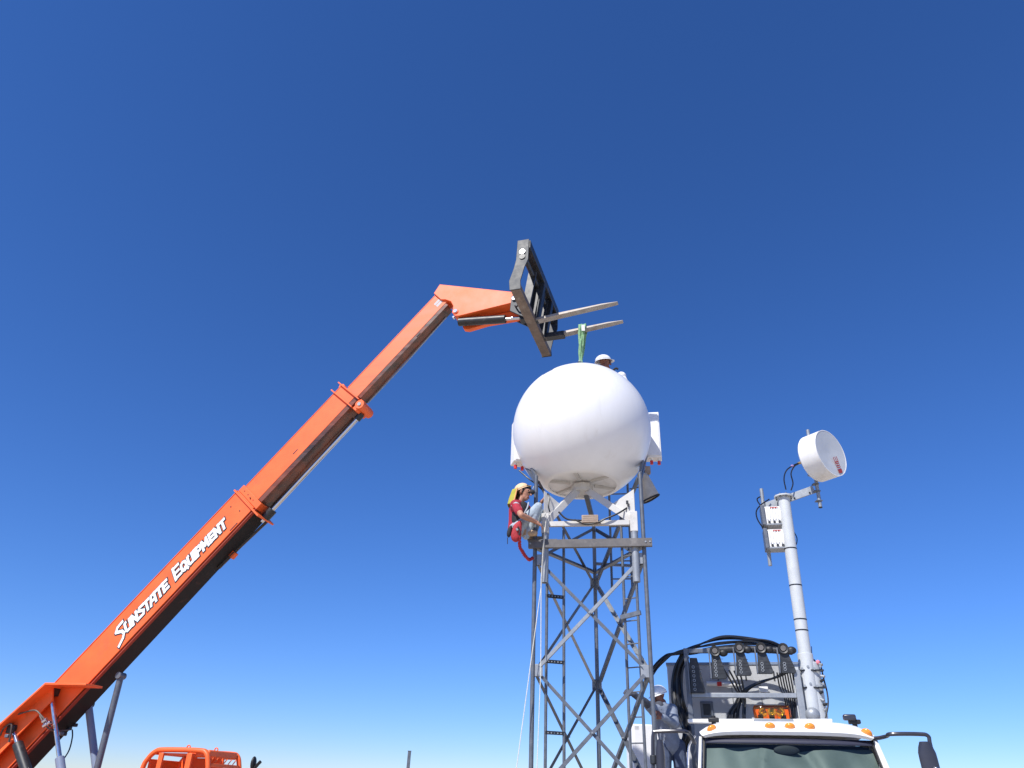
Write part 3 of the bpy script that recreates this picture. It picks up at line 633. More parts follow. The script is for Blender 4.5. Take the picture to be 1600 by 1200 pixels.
# chassis and wheels
MB().box2((-10.4, -0.45, 0.55), (-4.9, 0.45, 0.80)).build('chassis', ORANGE, tele, bevel=0.03)
MB().box2((-8.6, -1.15, 0.6), (-6.4, -0.47, 1.35)).build('engine_cover', ORANGE, tele, bevel=0.06)
for x in (-5.6, -9.2):
    for y in (-0.95, 0.95):
        wv_ = MB().lathe([(0.30, -0.17), (0.55, -0.19), (0.62, -0.13), (0.63, 0), (0.62, 0.13), (0.55, 0.19), (0.30, 0.17)], (x, y, 0.62), (0, 1, 0), 32).build('wheel', RUBBER, tele)
        MB().lathe([(0.0, -0.10), (0.22, -0.10), (0.30, -0.165), (0.30, 0.165), (0.22, 0.10), (0.0, 0.10)], (x, y, 0.62), (0, 1, 0), 24).build('rim', WPAINT, wv_)
        for k in range(18):
            an = 2 * math.pi * k / 18
            MB().box(V((x + 0.64 * math.cos(an), y, 0.62 + 0.64 * math.sin(an))), (0.035, 0.3, 0.07), Matrix.Rotation(-an, 3, 'Y')).build('tread_block', RUBBER, wv_)
    MB().cyl((x, -0.85, 0.62), (x, 0.85, 0.62), 0.09, n=12).build('axle', DARK, tele)

# lettering on the boom
GL = {
 'S': (.78, [[(.92, .93), (.35, .93), (.14, .72), (.80, .36), (.66, .07), (.05, .07)]]),
 's': (.92, [[(1.0, .98), (.42, .93), (.16, .70), (.72, .40), (.86, .14), (.66, -.10), (.10, -.36)]]),
 'U': (.90, [[(.30, .93), (.12, .90), (.12, .20), (.30, .07), (.80, .10)], [(.80, .96), (.80, .04)]]),
 'N': (.88, [[(.13, .0), (.13, .98)], [(.15, .92), (.76, .08)], [(.78, .0), (.78, .98)]]),
 'T': (.80, [[(-.02, .90), (.86, .90)], [(.44, .90), (.44, .0)]]),
 'A': (.90, [[(.02, .0), (.30, .90), (.80, .90)], [(.78, .98), (.78, .0)], [(.24, .36), (.76, .36)]]),
 'E': (.78, [[(.80, .90), (.14, .90)], [(.14, .98), (.14, .0)], [(.14, .49), (.70, .49)], [(.14, .09), (.82, .09)]]),
 'Q': (1.0, [[(.50, .92), (.20, .82), (.12, .50), (.22, .16), (.50, .07), (.80, .18), (.88, .50), (.80, .82), (.50, .92)], [(.55, .30), (.98, -.06)]]),
 'I': (.32, [[(.15, .0), (.15, .98)]]),
 'P': (.80, [[(.14, .0), (.14, .98)], [(.14, .90), (.66, .88), (.76, .66), (.62, .44), (.14, .42)]]),
 'M': (1.08, [[(.12, .0), (.16, .98)], [(.18, .92), (.52, .28), (.88, .92)], [(.90, .98), (.96, .0)]]),
}
def lettering(words, y, mk, width, zoff, name, m, par):
    mb = MB(); cnt = 0
    for txt, t0, t1, v0, H, Hbig in words:
        adv = []
        for i, ch in enumerate(txt):
            adv.append(GL[ch][0] * (Hbig if i == 0 else H))
        sc = (t1 - t0) / sum(adv); t = t0
        for i, ch in enumerate(txt):
            h = Hbig if i == 0 else H; vb = v0
            for st_ in GL[ch][1]:
                for k in range(len(st_) - 1):
                    a = V((t + st_[k][0] * h * sc * .90, vb + st_[k][1] * h)); b = V((t + st_[k + 1][0] * h * sc * .90, vb + st_[k + 1][1] * h))
                    wd = width * H; d = (b - a).normalized(); n_ = V((-d.y, d.x)) * wd / 2
                    e = d * (wd * 0.36 if mk else wd * 0.30); qs = [a - e + n_, b + e + n_, b + e - n_, a - e - n_]
                    cnt += 1; yy = y - zoff - 0.00006 * cnt
                    mb.add([B(q.x + 0.27 * (q.y - vb), yy, q.y) for q in qs], [(0, 1, 2, 3)])
            t += adv[i] * sc
    return mb.build(name, m, par, smooth=False)
WORDS = [('sUNSTATE', -2.08, -0.96, 7.985, 0.170, 0.225), ('EQUIPMENT', -0.84, 0.32, 7.985, 0.170, 0.225)]
lettering(WORDS, -0.2005, True, 0.46, 0.001, 'lettering_outline', BLACKP, base)
lettering(WORDS, -0.2005, False, 0.275, 0.010, 'lettering', WLETTER, base)

# ------------------------------------------------------------------ sling
sl0 = HF.w((0, 0.53, S0.z))
slg = thing('lifting_sling', 'green webbing sling looped over the far fork and tied to radome top', 'sling', RC + V((0.0, 0, RR + 0.04)))
o0 = RC + V((0, 0, RR + 0.04))
topc = P(911, 512, sl0.y)
hv = V((math.cos(HF_b), -math.sin(HF_b), 0))
for k, (e, lbl) in enumerate(((-0.045, 0), (0.0, 1), (0.045, 2))):
    end = o0 + V((-0.10 + 0.095 * k, 0, 0.04)); m_ = MB()
    front = topc + hv * e - wv * 0.085; back = topc + hv * e + wv * 0.085
    jit = [V((random.uniform(-.012, .012), random.uniform(-.01, .01), 0)) for _ in range(6)]
    knot = o0 + V((-0.01 + 0.012 * k, 0, 0.17))
    pts = [front + V((0, 0, -0.02))] + [front.lerp(knot, q) + jit[i] for i, q in enumerate((.25, .5, .75))] + [knot, end]
    pts2 = [back + V((0, 0, -0.02))] + [back.lerp(knot, q) + jit[i + 2] for i, q in enumerate((.25, .5, .75))] + [knot, end]
    path = [p - o0 for p in spline(pts[::-1], 5)] + [topc + hv * e - wv * 0.07 + V((0, 0, 0.03)) - o0, topc + hv * e + wv * 0.07 + V((0, 0, 0.03)) - o0] + [p - o0 for p in spline(pts2, 5)]
    rows = []
    for i, p in enumerate(path):
        tw = math.sin(i * 0.6 + k * 2) * 0.5; wd = 0.024
        rows.append([p - hv * wd * math.cos(tw) + wv * wd * math.sin(tw), p + hv * wd * math.cos(tw) - wv * wd * math.sin(tw)])
    MB().grid(rows).build('sling_strand', SLING, slg, solid=0.006)
MB().box(topc - o0 + hv * 0.02 - wv * 0.098 + V((0, 0, -0.07)), (0.055, 0.006, 0.12)).build('label_tag', WLETTER, slg)
MB().lathe([(0.03 + 0.012 * math.cos(q), 0.012 * math.sin(q)) for q in [k * math.pi / 4 for k in range(8)]], V((-0.01, 0, 0.15)), (0, 1, 0.2), 16, True).build('shackle', GALVL, slg)

# ------------------------------------------------------------------ truck
YAW = math.radians(15)
hc = P(1229, 1149, 9.8)
KF = Frame((hc.x, hc.y, 0), -YAW)
truck = thing('utility_truck', 'white utility truck with amber lamps, facing the camera at lower right', 'truck', KF.loc, KF.rz)
def K(px, py, y): return KF.at(px, py, 1, y)
HZ = hc.z
hl = K(1094, 1147, 0.06); hr = K(1368, 1150, 0.06)
xl_, xr_ = hl.x, hr.x; HW = (xr_ - xl_) / 2; XC = (xl_ + xr_) / 2
crown = K(1229, 1126, 0.25).z
# roof: lofted
rows = []
ST = [(-0.02, 0.0, 0.94), (-0.05, 0.045, 0.965), (0.0, 0.10, 0.985), (0.10, 0.165, 1.0), (0.3, 0.22, 1.0), (0.7, 0.25, 1.0), (1.3, 0.24, 1.0), (1.48, 0.18, 0.98), (1.52, 0.0, 0.97)]
ch = crown - HZ + 0.02
for y, zf, wf in ST:
    row = []
    for k in range(25):
        s_ = -1 + 2 * k / 24
        e = abs(s_) ** 6
        bow = 0.10 * (s_ * s_) * (1 if y < .2 else .3)
        row.append(V((XC + s_ * HW * wf * 1.01, y + bow, HZ + (zf / 0.25) * ch * (1 - 0.5 * e) + (-.035 * e))))
    rows.append(row)
cabr = MB().grid(rows).build('cab_roof', WPAINT, truck)
# side walls, back
zb_ = 1.25
for sx in (-1, 1):
    x = XC + sx * HW
    MB().add([V((x * 1 - 0.00, 0.10, HZ - 0.02)), V((x, 1.50, HZ - 0.02)), V((x + sx * 0.10, 1.50, zb_)), V((x + sx * 0.10, -0.62, zb_)), V((x + sx * 0.07, -0.42, 1.75))], [(0, 1, 2, 3, 4)]).build('side_wall', WPAINT, truck, solid=0.03)
    wn_ = MB().add([V((x + sx * .02, 0.16, HZ - .10)), V((x + sx * .02, 1.10, HZ - .10)), V((x + sx * .085, 1.15, 1.72)), V((x + sx * .085, -0.22, 1.72))], [(0, 1, 2, 3)]).build('door_window', WGLASS, truck)
MB().add([V((XC - HW, 1.50, HZ)), V((XC + HW, 1.50, HZ)), V((XC + HW + .1, 1.50, zb_)), V((XC - HW - .1, 1.50, zb_))], [(0, 1, 2, 3)]).build('cab_back_wall', WPAINT, truck, solid=0.03)
# windshield, frame band, pillars, shade
def ws(s_, q, off=0.0):
    """windshield surface: s_ across -1..1, q down 0..1"""
    hw = HW * 0.985 + 0.10 * q
    y = 0.02 + 0.13 * s_ * s_ - 0.62 * q + off
    return V((XC + s_ * hw, y, HZ - 0.035 - q * 1.0))
MB().grid([[ws(-1 + 2 * k / 24, q / 8 ) for k in range(25)] for q in range(9)]).build('windshield', WGLASS, truck)
MB().grid([[ws(-1 + 2 * k / 24, q * 0.03, -0.004) for k in range(25)] for q in range(3)]).build('windshield_seal', SEAL, truck, solid=0.012)
for sx in (-1, 1):
    MB().tube([ws(sx * 1.0, q / 6, 0.0) + V((sx * 0.012, 0, 0)) for q in range(7)], 0.024, 8).build('pillar', WPAINT, truck)
    MB().tube([ws(sx * 0.972, q / 6, -0.003) for q in range(7)], 0.014, 6).build('pillar_seal', RUBBER, truck)
rows = []
for q in range(26):
    row = []
    for k in range(41):
        s_ = (-1 + 2 * k / 40) * 0.955; qq = 0.105 + q / 25 * 0.86
        if q == 0: qq += 0.05 * math.exp(-((s_ + 0.02) / 0.22) ** 2) + 0.01 * math.sin(s_ * 5)
        wr = 0.028 * math.sin(9 * s_ + 3.0 * qq * (1 + s_)) + 0.02 * math.sin(17 * s_ - 8 * qq) * (0.3 + qq) + 0.035 * math.exp(-((s_ - 0.1 - 0.5 * qq) / 0.06) ** 2) - 0.03 * math.exp(-((s_ + 0.22 + 0.3 * qq) / 0.05) ** 2)
        row.append(ws(s_, qq, 0.085 + wr))
    rows.append(row)
MB().grid(rows).build('sunshade', SHADE, truck)
MB().box2((XC - HW + .05, 0.35, 1.3), (XC + HW - .05, 1.45, HZ - 0.08)).build('cab_interior', DASH, truck)
MB().ell(ws(-0.02, 0.13, 0.05), (0.15, 0.02, 0.055)).build('rear_view_mirror', DASH, truck)
# roof lamps
for px, py in ((1112, 1139), (1203, 1135), (1234, 1135.5), (1265, 1136), (1354, 1145)):
    q = K(px, py, 0.05 if 1150 < px < 1300 else 0.10)
    best = min(((v - q).length, v) for row in rows[:1] for v in [q])[1]
    # put it on the roof surface: march along the view ray to the loft
    s_ = (q.x - XC) / HW
    e = abs(s_) ** 6
    cnd = []
    for (y, zf, wf), (y2, zf2, wf2) in zip(ST[1:5], ST[2:6]):
        for t in [i / 10 for i in range(10)]:
            yy = y + (y2 - y) * t + 0.10 * s_ * s_ * (1 if y < .2 else .3); zz = HZ + ((zf + (zf2 - zf) * t) / 0.25) * ch * (1 - 0.5 * e) - .035 * e
            pp = K(px, py, yy); cnd.append((abs(pp.z - zz), pp))
    q = min(cnd, key=lambda c_: c_[0])[1] + V((0, -.02, .0))
    Mr = Matrix.Rotation(math.radians(28) * (1 if s_ > .6 else -1 if s_ < -.6 else 0), 3, 'Y') @ Matrix.Rotation(math.radians(-35), 3, 'X')
    lm = MB().ell(q, (0.062, 0.055, 0.034), Mr).build('marker_lamp', AMBERS, truck)
    MB().ell(q + V((0, 0.016, -0.004)), (0.066, 0.05, 0.022), Mr).build('lamp_base', SEAL, lm)
# light bar
la = K(1178, 1124, 0.75); lb_ = K(1236, 1124, 0.75); lh = K(1205, 1103, 0.75).z
zr = la.z - 0.035
br = MB().box2((la.x, 0.64, zr), (lb_.x + .02, 0.88, zr + 0.035)).build('light_bar', GALVL, truck, bevel=0.004)
MB().box2((la.x + .005, 0.645, zr + 0.036), (lb_.x, 0.875, lh)).build('amber_dome', AMBER, br, bevel=0.025)
for k in range(3):
    x = la.x + 0.09 + k * (lb_.x - la.x - 0.18) / 2
    MB().lathe([(0.0, 0.0), (0.025, 0.012), (0.05, 0.045), (0.058, 0.075)], (x, 0.76, zr + 0.10), (0.5 * (1 - k), -1, 0.25), 16).build('reflector', REFLECT, br)
    MB().cyl((x, 0.76, zr + 0.037), (x, 0.76, zr + 0.09), 0.035, n=12).build('rotator', DASH, br)
    MB().box((x, 0.84, zr + .11), (0.16, 0.01, 0.12)).build('lamp_divider', AMBERS, br)
rk = MB().beam(K(1075, 1127, 1.1), K(1300, 1127, 1.1), 0.12, 0.05).build('roof_rail', WPAINT, truck, bevel=0.01)
for px, py in ((1115, 1125), (1335, 1128)):
    q = K(px, py, 0.6)
    hn = MB().box(q, (0.14, 0.10, 0.05)).build('roof_bracket', RUBBER, truck, bevel=0.012)
    MB().cyl(q + V((0, 0, -.12)), q + V((0, 0, .05)), 0.03, n=10).build('bracket_post', RUBBER, hn)
q = K(1327, 1121, 0.55); MB().box(q, (0.15, 0.09, 0.07)).build('roof_camera', MIRROR_H, truck, bevel=0.018)
# mirrors
def mirror(pts, c0, c1, w0, dep, flip):
    arm = MB().tube(spline(pts, 6), 0.022, 8).build('mirror_arm', MIRROR_H, truck)
    a, b = V(c0), V(c1)
    rows_ = []
    for i in range(9):
        t = i / 8; c = a.lerp(b, t); r_ = w0 * (0.55 + 0.45 * min(1, math.sin(math.pi * min(t * 1.6, .5))))
        rows_.append([c + V((math.cos(2 * math.pi * k / 16) * r_, math.sin(2 * math.pi * k / 16) * dep, 0)) for k in range(17)])
    mh = MB().grid(rows_).add(rows_[0][:16], [tuple(range(16))]).add(rows_[-1][:16], [tuple(range(16))]).build('mirror_housing', MIRROR_H, arm)
    MB().ell(a.lerp(b, 0.62) + V((0.04, -dep - .005, 0)), (0.03, 0.025, 0.03)).build('mirror_pivot', CHROME, arm)
my = -0.25
mirror([K(1362, 1154, 0.14), K(1374, 1153, 0.02), K(1386, 1150, -0.1), K(1392, 1147, my), K(1435, 1147, my), K(1450, 1150, my), K(1454, 1165, my), K(1470, 1225, my)], K(1444, 1159, my - .02), K(1462, 1230, my - .02), 0.095, 0.05, 1)
mirror([K(1086, 1162, 0.05), K(1077, 1147, -0.1), K(1066, 1142.5, my), K(1026, 1143, my), K(1021, 1147, my), K(1020, 1165, my), K(1021, 1230, my)], K(1031, 1156, my - .02), K(1034, 1235, my - .02), 0.055, 0.07, -1)
q = K(1021, 1187, my); MB().cyl(q + V((0, 0, -.05)), q + V((0, 0, .05)), 0.04, n=12).build('mirror_clamp', SCUFF, truck, bevel=0.01)
# grab rail on the cab corner
MB().tube(spline([K(1086, 1150, 0.3), K(1080, 1158, .25), K(1076, 1170, .2), K(1075, 1200, .1), K(1076, 1230, .1)]), 0.014).build('grab_rail', CHROME, truck)
# hood, grille, bumper, wheels, chassis
MB().add([V((XC + sx * w_, y, z)) for (y, z, w_) in ((-0.6, 1.62, HW + .02), (-1.6, 1.42, .78), (-1.75, 1.25, .74), (-1.78, 0.62, .74), (-0.6, 0.62, HW + .02)) for sx in (-1, 1)],
         [(0, 1, 3, 2), (2, 3, 5, 4), (4, 5, 7, 6), (6, 7, 9, 8), (0, 2, 4, 6, 8), (1, 9, 7, 5, 3)]).build('hood', WPAINT, truck, bevel=0.05)
for k in range(7): MB().box2((XC - .5, -1.80, 0.72 + .07 * k), (XC + .5, -1.775, 0.755 + .07 * k)).build('grille_slat', CHROME, truck)
MB().box2((XC - 1.15, -2.0, 0.42), (XC + 1.15, -1.82, 0.66)).build('bumper', CHROME, truck, bevel=0.03)
for sx in (-1, 1):
    MB().ell((XC + sx * .68, -1.75, 1.0), (0.13, 0.05, 0.1)).build('headlamp', WGLASS, truck)
    MB().box2((XC + sx * .35 - .05, -1.7, 0.55), (XC + sx * .35 + .05, 6.2, 0.75)).build('chassis_rail', DARK, truck)
for y in (-1.05, 4.4):
    for sx in (-1, 1):
        wl_ = MB().lathe([(0.28, -0.13), (0.46, -0.14), (0.51, -0.09), (0.51, 0.09), (0.46, 0.14), (0.28, 0.13)], (XC + sx * 1.02, y, 0.51), (1, 0, 0), 32).build('wheel', RUBBER, truck)
        MB().lathe([(0.0, -0.04), (0.18, -0.06), (0.28, -0.125), (0.28, 0.125), (0.18, 0.06), (0.0, 0.04)], (XC + sx * 1.02, y, 0.51), (1, 0, 0), 20).build('rim', GALVL, wl_)
MB().box2((XC - 1.2, 1.56, 0.9), (XC + 1.2, 6.2, 1.06)).build('deck', GALV, truck, bevel=0.01)
# box body
BY = 2.35
bt = K(1150, 1036, BY).z; bl_ = K(1043, 1060, BY).x; brx = K(1252, 1060, BY).x
body = MB().box2((bl_, BY, 1.08), (brx + .05, BY + 2.2, bt)).build('equipment_box', BOXG, truck, bevel=0.03)
MB().box2((bl_ - .012, BY - .014, bt - .03), (brx + .062, BY + 2.21, bt + .012)).build('roof_trim', BLUEG, body, bevel=0.004)
for px in (1145, 1190):
    x = K(px, 1090, BY).x
    MB().box2((x - .004, BY - .006, 1.2), (x + .004, BY + .01, bt - .25)).build('panel_seam', DASH, body)
for k in range(4):
    x = bl_ + 0.35 + k * 0.42
    MB().box2((x, BY - .012, bt - .26), (x + .02, BY, bt - .12)).build('latch', SCUFF, body, bevel=0.003)
a = K(1100, 1096, BY); b = K(1116, 1122, BY)
MB().box2((a.x - .06, BY - .03, b.z), (b.x, BY, a.z)).build('vent_door', GALV, body, bevel=0.008)
MB().box2((a.x - .02, BY - .045, b.z + .04), (b.x - .04, BY - .028, a.z - .04)).build('vent_grille', SCUFF, body, bevel=0.004)
a = K(1104, 1068, BY - .1); b = K(1150, 1070, BY - .1)
hp_ = MB().cyl(a, b, 0.035, n=12).build('conduit', WPAINT, body)
q = K(1124, 1069, BY - .1); MB().box(q, (0.07, 0.09, 0.06)).build('red_label', RED, body, bevel=0.008)
q = K(1193, 1077, BY - .06); MB().box(q, (0.13, 0.02, 0.08)).build('white_label', WLETTER, body)
# rack
RY = 1.75
x0 = K(1075, 1060, RY).x; x1 = K(1249, 1080, RY).x; zt = K(1140, 1017, RY).z; zm = K(1165, 1087, RY).z
rack = MB().box2((x0 - .035, RY - .035, 1.07), (x0 + .035, RY + .035, zt + .04)).build('rack', GALV, truck, bevel=0.006)
zrp = K(1248, 1047, RY).z
MB().box2((x1 - .045, RY - .035, 1.07), (x1 + .045, RY + .035, zrp)).build('rack_post', GALVL, rack, bevel=0.006)
xt1 = K(1240, 1016, RY).x
MB().box2((x0 + .036, RY - .03, zt - .03), (xt1, RY + .03, zt + .035)).build('top_rail', GALV, rack, bevel=0.006)
MB().box2((x0 + .036, RY - .03, zm - .03), (x1 - .046, RY + .03, zm + .035)).build('middle_rail', GALVL, rack, bevel=0.006)
MB().beam(K(1061, 1028, RY + .3), K(1066, 1110, RY + .3), 0.03, 0.03).build('side_strut', GALVL, rack)
# cable hangers
for i, (px, top_y, bot_y, nb) in enumerate(((1084, 1022, 1083, 6), (1119, 1014, 1061, 5), (1158, 1009, 1056, 4), (1192, 1009, 1053, 3), (1227, 1010, 1052, 3))):
    c = K(px, 1040, RY - .06); zt_ = K(px, top_y + 6, RY - .06).z; zb2 = K(px, bot_y, RY - .06).z; x = c.x; W_ = 0.075; WT = 0.055
    hgo = MB().prism([(x - WT, zt_), (x + WT, zt_), (x + 0.14, zb2 + .03), (x + 0.12, zb2), (x - W_, zb2)], RY - .075, RY - .035).build('cable_hanger', SCUFF, rack, bevel=0.006)
    MB().box2((x - W_ - .022, RY - .11, zb2), (x - W_ - .002, RY - .03, zt_ + .03)).build('hanger_edge', GALV, hgo, bevel=0.003)
    for k in range(nb):
        z = zb2 + 0.05 + k * (zt_ - zb2 - .12) / max(5, nb)
        MB().lathe([(0.018 + 0.005 * math.cos(q), 0.005 * math.sin(q)) for q in [j * math.pi / 3 for j in range(6)]], V((x - 0.01, RY - .079, z)), (0, 1, 0), 12, True).build('ring_bolt', GALVL, hgo)
        MB().box2((x + .03, RY - .079, z + .025), (x + .11, RY - .0755, z + .031)).build('slot', BLACKP, hgo)
    if i > 0:
        MB().lathe([(0.045, -0.05), (0.075, -0.06), (0.075, 0.06), (0.045, 0.05)], (x, RY - .06, zt_ + .02), (0, 1, 0), 18, True).build('roller', DARK, hgo)
        MB().cyl((x, RY - .125, zt_ + .02), (x, RY + .02, zt_ + .02), 0.04, n=10).build('roller_core', DKSTEEL, hgo)
        MB().ell((x + .12, RY - .05, zt_ + .0), (0.07, 0.05, 0.055)).build('connector', RUBBER, hgo)
MB().tube(spline([K(1118, 1016, RY - .05), K(1160, 1014, RY - .03), K(1195, 1015, RY - .03), K(1238, 1018, RY - .05)]), 0.05, 10).build('roller_tube', DARK, rack)
# mast base tube with brackets
mbx = K(1276, 1120, 1.95); 
mtz = K(1272, 1036, 1.95).z
mb_ = MB().cyl((mbx.x, 1.95, 1.07), (mbx.x, 1.95, mtz), 0.155, n=28).build('mast_base_tube', MASTP, truck, bevel=0.01)
MB().cyl((mbx.x, 1.95, mtz + .001), (mbx.x, 1.95, mtz + .05), 0.12, 0.10, n=24).build('tube_cap', DASH, mb_)
MB().box2((mbx.x - .26, 1.80, 1.07), (mbx.x - .165, 1.88, mtz - .05)).build('square_post', MASTP, mb_, bevel=0.006)
for py in (1047, 1074):
    q = K(1270, py, 1.76); bb = MB().box2((mbx.x - .16, 1.77, q.z - .012), (mbx.x + .18, 1.80, q.z + .012)).build('clamp_bar', SCUFF, mb_)
    for k in range(4):
        MB().cyl(V((mbx.x - .12 + .085 * k, 1.75, q.z + .02 + .03 * (k % 2))), V((mbx.x - .12 + .085 * k, 1.765, q.z + .02 + .03 * (k % 2))), 0.018, n=8).build('bolt', GALVL, bb)
q = K(1270, 1117, 1.70); MB().ell(q, (0.10, 0.08, 0.10)).build('crank_housing', GALVL, mb_)
MB().tube(spline([K(1281, 1033, 1.9), K(1287, 1060, 1.85), K(1292, 1080, 1.8), K(1294, 1100, 1.75), K(1290, 1122, 1.7)]), 0.011).build('cable', CABLE, mb_)
for k in range(9):
    q = K(1279 + k * 0.9 + random.uniform(-3, 3), 1038 + k * 9, 1.82); MB().cyl(q, q + V((random.uniform(.02, .06), -.03, random.uniform(-.03, .03))), 0.02, n=8).build('cable_clip', DASH if k % 2 else GALVL, mb_)
q = K(1278, 1035, 1.85); MB().ell(q, (0.03, 0.03, 0.035)).build('pink_tag', mat('pink tape', (0.75, 0.2, 0.25), 0.7), mb_)
MB().cyl(K(1269, 1032, 1.9), K(1268, 1010, 1.9), 0.006, n=6).build('whip_rod', SCUFF, mb_)

# ------------------------------------------------------------------ cables draped over the rack
def bundle(name, label, paths, r, y0, jit=0.0):
    o0 = KF.w(K(*paths[0][0][:2], RY)); t = thing(name, label, 'cables', o0, KF.rz)
    F2 = Frame(o0, KF.rz)
    for pth in paths:
        pts = []
        for q in pth:
            y = q[2] if len(q) > 2 else y0
            pts.append(F2.l(KF.w(K(q[0], q[1], y + random.uniform(-jit, jit)))))
        MB().tube(spline(pts, 8), r, 7).build('cable', CABLE, t)
    return t
arc = []
for k in [0, .5, 1, 1.6, 2.2, 2.8, 3.5, 4.2, 5, 6]:
    a = k / 6
    arc.append([(1239 - 2 * k, 1019 + a * 3, RY + .05), (1205 - 3 * k, 1003 + 9 * a, RY + .1), (1170 - 4 * k, 997 + 15 * a, RY + .12), (1128 - 2 * k, 996 + 19 * a, RY + .12), (1094 - 3 * k, 1006 + 15 * a, RY + .1), (1070 - 4 * k, 1018 + 5 * a, RY + .1), (1044 - 2 * k, 1024 + 12 * a, RY + .15), (1022 - k, 1044 + 14 * a, RY + .2), (1014 + k, 1066 + 8 * a, RY + .25)])
arc = [[(a + random.uniform(-3, 3) * (0 < i < 8), b + random.uniform(-2.2, 2.2) * (0 < i < 8), c) for i, (a, b, c) in enumerate(p)] for p in arc]
bundle('cable_bundle', 'black cables arching over the top of the rack behind the cab', arc, 0.0125, RY, 0.06)
lft = []
for k in range(9):
    a = k / 8
    lft.append([(1064 + 12 * a, 1023 + 3 * a, RY + .12), (1054 + 13 * a, 1045, RY + .15), (1050 + 15 * a, 1070, RY + .15), (1051 + 17 * a, 1095, RY + .12), (1057 + 17 * a, 1115, RY + .1), (1066 + 12 * a, 1135, RY - .0), (1068 + 10 * a, 1150, RY - .1), (1060 + 14 * a, 1175, RY - .05)])
bundle('cable_bundle', 'thick black cable coil hanging beside the left rack post', lft, 0.018, RY, 0.05)
crs = []
for k in range(8):
    a = k / 7
    crs.append([(1232 - 8 * a, 1050 + 2 * a, RY + .02), (1215 - 8 * a, 1058 + 2 * a, RY + .06), (1185 - 6 * a, 1066 + 5 * a, RY + .12), (1160 + 4 * a, 1080 + 4 * a, RY + .16), (1148 + 8 * a, 1100 + 2 * a, RY + .16), (1138 + 16 * a, 1116, RY + .16), (1136 + 18 * a, 1140, RY + .16)])
for k in range(4):
    crs.append([(1131 + 8 * k, 1046 + k, RY + .02), (1141 + 6 * k, 1062, RY + .08), (1150 + 4 * k, 1078, RY + .14), (1160 + 1.5 * k, 1095, RY + .17), (1161 + k, 1118, RY + .17), (1161 + k, 1140, RY + .17)])
bundle('cable_bundle', 'black cables crossing inside the rack below the hangers', crs, 0.014, RY, 0.03)
rgt = []
for k in range(7):
    rgt.append([(1214 + 4 * k, 1051, RY), (1218 + 4 * k, 1072, RY + .08), (1226 + 3 * k, 1092, RY + .1), (1228 + 2.4 * k, 1112, RY + .1), (1226 + 2.6 * k, 1135, RY + .1)])
bundle('cable_bundle', 'black cables hanging straight down beside the right rack post', rgt, 0.011, RY, 0.03)

# ------------------------------------------------------------------ mast with drum antenna
mloc = KF.w((mbx.x - 0.09, 1.86, 0)); 
# fit the mast so it rises through the photo's axis
mtop = P(1224.5, 778, KF.w((mbx.x - .09, 1.86, 0)).y - 0.0); mbot = P(1258, 1024, mtop.y)
mast = thing('antenna_mast', 'pale grey telescopic mast with black straps rising behind the white truck', 'mast', (mbot.x, mbot.y, 1.06))
mo_ = V((mbot.x, mbot.y, 1.06))
ax_ = (mtop - mbot).normalized()
def mp(z): return mbot + ax_ * ((z - mbot.z) / ax_.z) - mo_
pole = MB().cyl(mp(1.2), mp(mtop.z), 0.094, n=24).build('pole', MASTP, mast)
for py in (858, 915, 968, 985):
    q = P(1235, py, mtop.y).z
    MB().cyl(mp(q - .009), mp(q + .009), 0.0965, n=24).build('strap', CABLE, pole)
q = P(1235, 970, mtop.y).z
MB().cyl(mp(1.3), mp(mbot.z + .02), 0.112, n=24).build('outer_tube', MASTP, mast, bevel=0.006)
MB().lathe([(0.0, 0), (0.15, 0), (0.15, 0.022), (0.0, 0.022)], mp(mtop.z + .005), ax_, 28).build('top_flange', MASTP, mast)
for k in range(8):
    an = k * math.pi / 4; x_, y_ = perp(ax_); c = mp(mtop.z) + (x_ * math.cos(an) + y_ * math.sin(an)) * 0.125
    MB().cyl(c - ax_ * 0.02, c + ax_ * 0.05, 0.011, n=6).build('bolt', GALV, mast)
# arm: flat steel bar
La = P(1193, 793, mtop.y + .25) - mo_; Ra = P(1272, 765, mtop.y - .05) - mo_
arm = MB().beam(La, Ra, 0.022, 0.12).build('cross_arm', GALVL, mast, bevel=0.004)
MB().beam(La + V((0, .05, .06)), Ra + V((0, .04, .06)), 0.10, 0.014).build('arm_flange', GALVL, arm)
for q in (0.12, 0.42, 0.60, 0.9):
    c = La.lerp(Ra, q); MB().cyl(c + V((0, -.03, -.03)), c + V((0, .03, -.03)), 0.014, n=6).build('bolt', SCUFF, arm)
# right mounting pipe
r1 = P(1272, 752, mtop.y - .08) - mo_; r2 = P(1282, 793, mtop.y - .08) - mo_
rp_ = MB().cyl(P(1262, 672, mtop.y - .08) - mo_, r2, 0.029, n=14).build('mounting_pipe', GALVL, mast)
MB().cyl(r2 + V((0, 0, -.004)), r2 + V((0, 0, .008)), 0.031, n=14).build('pipe_end', DASH, rp_)
for q in (757, 768, 783):
    c = P(1274 + (q - 757) * .2, q, mtop.y - .08) - mo_
    MB().box(c + V((0, 0.0, 0)), (0.10, 0.09, 0.018)).build('u_bolt_clamp', GALV, rp_, bevel=0.004)
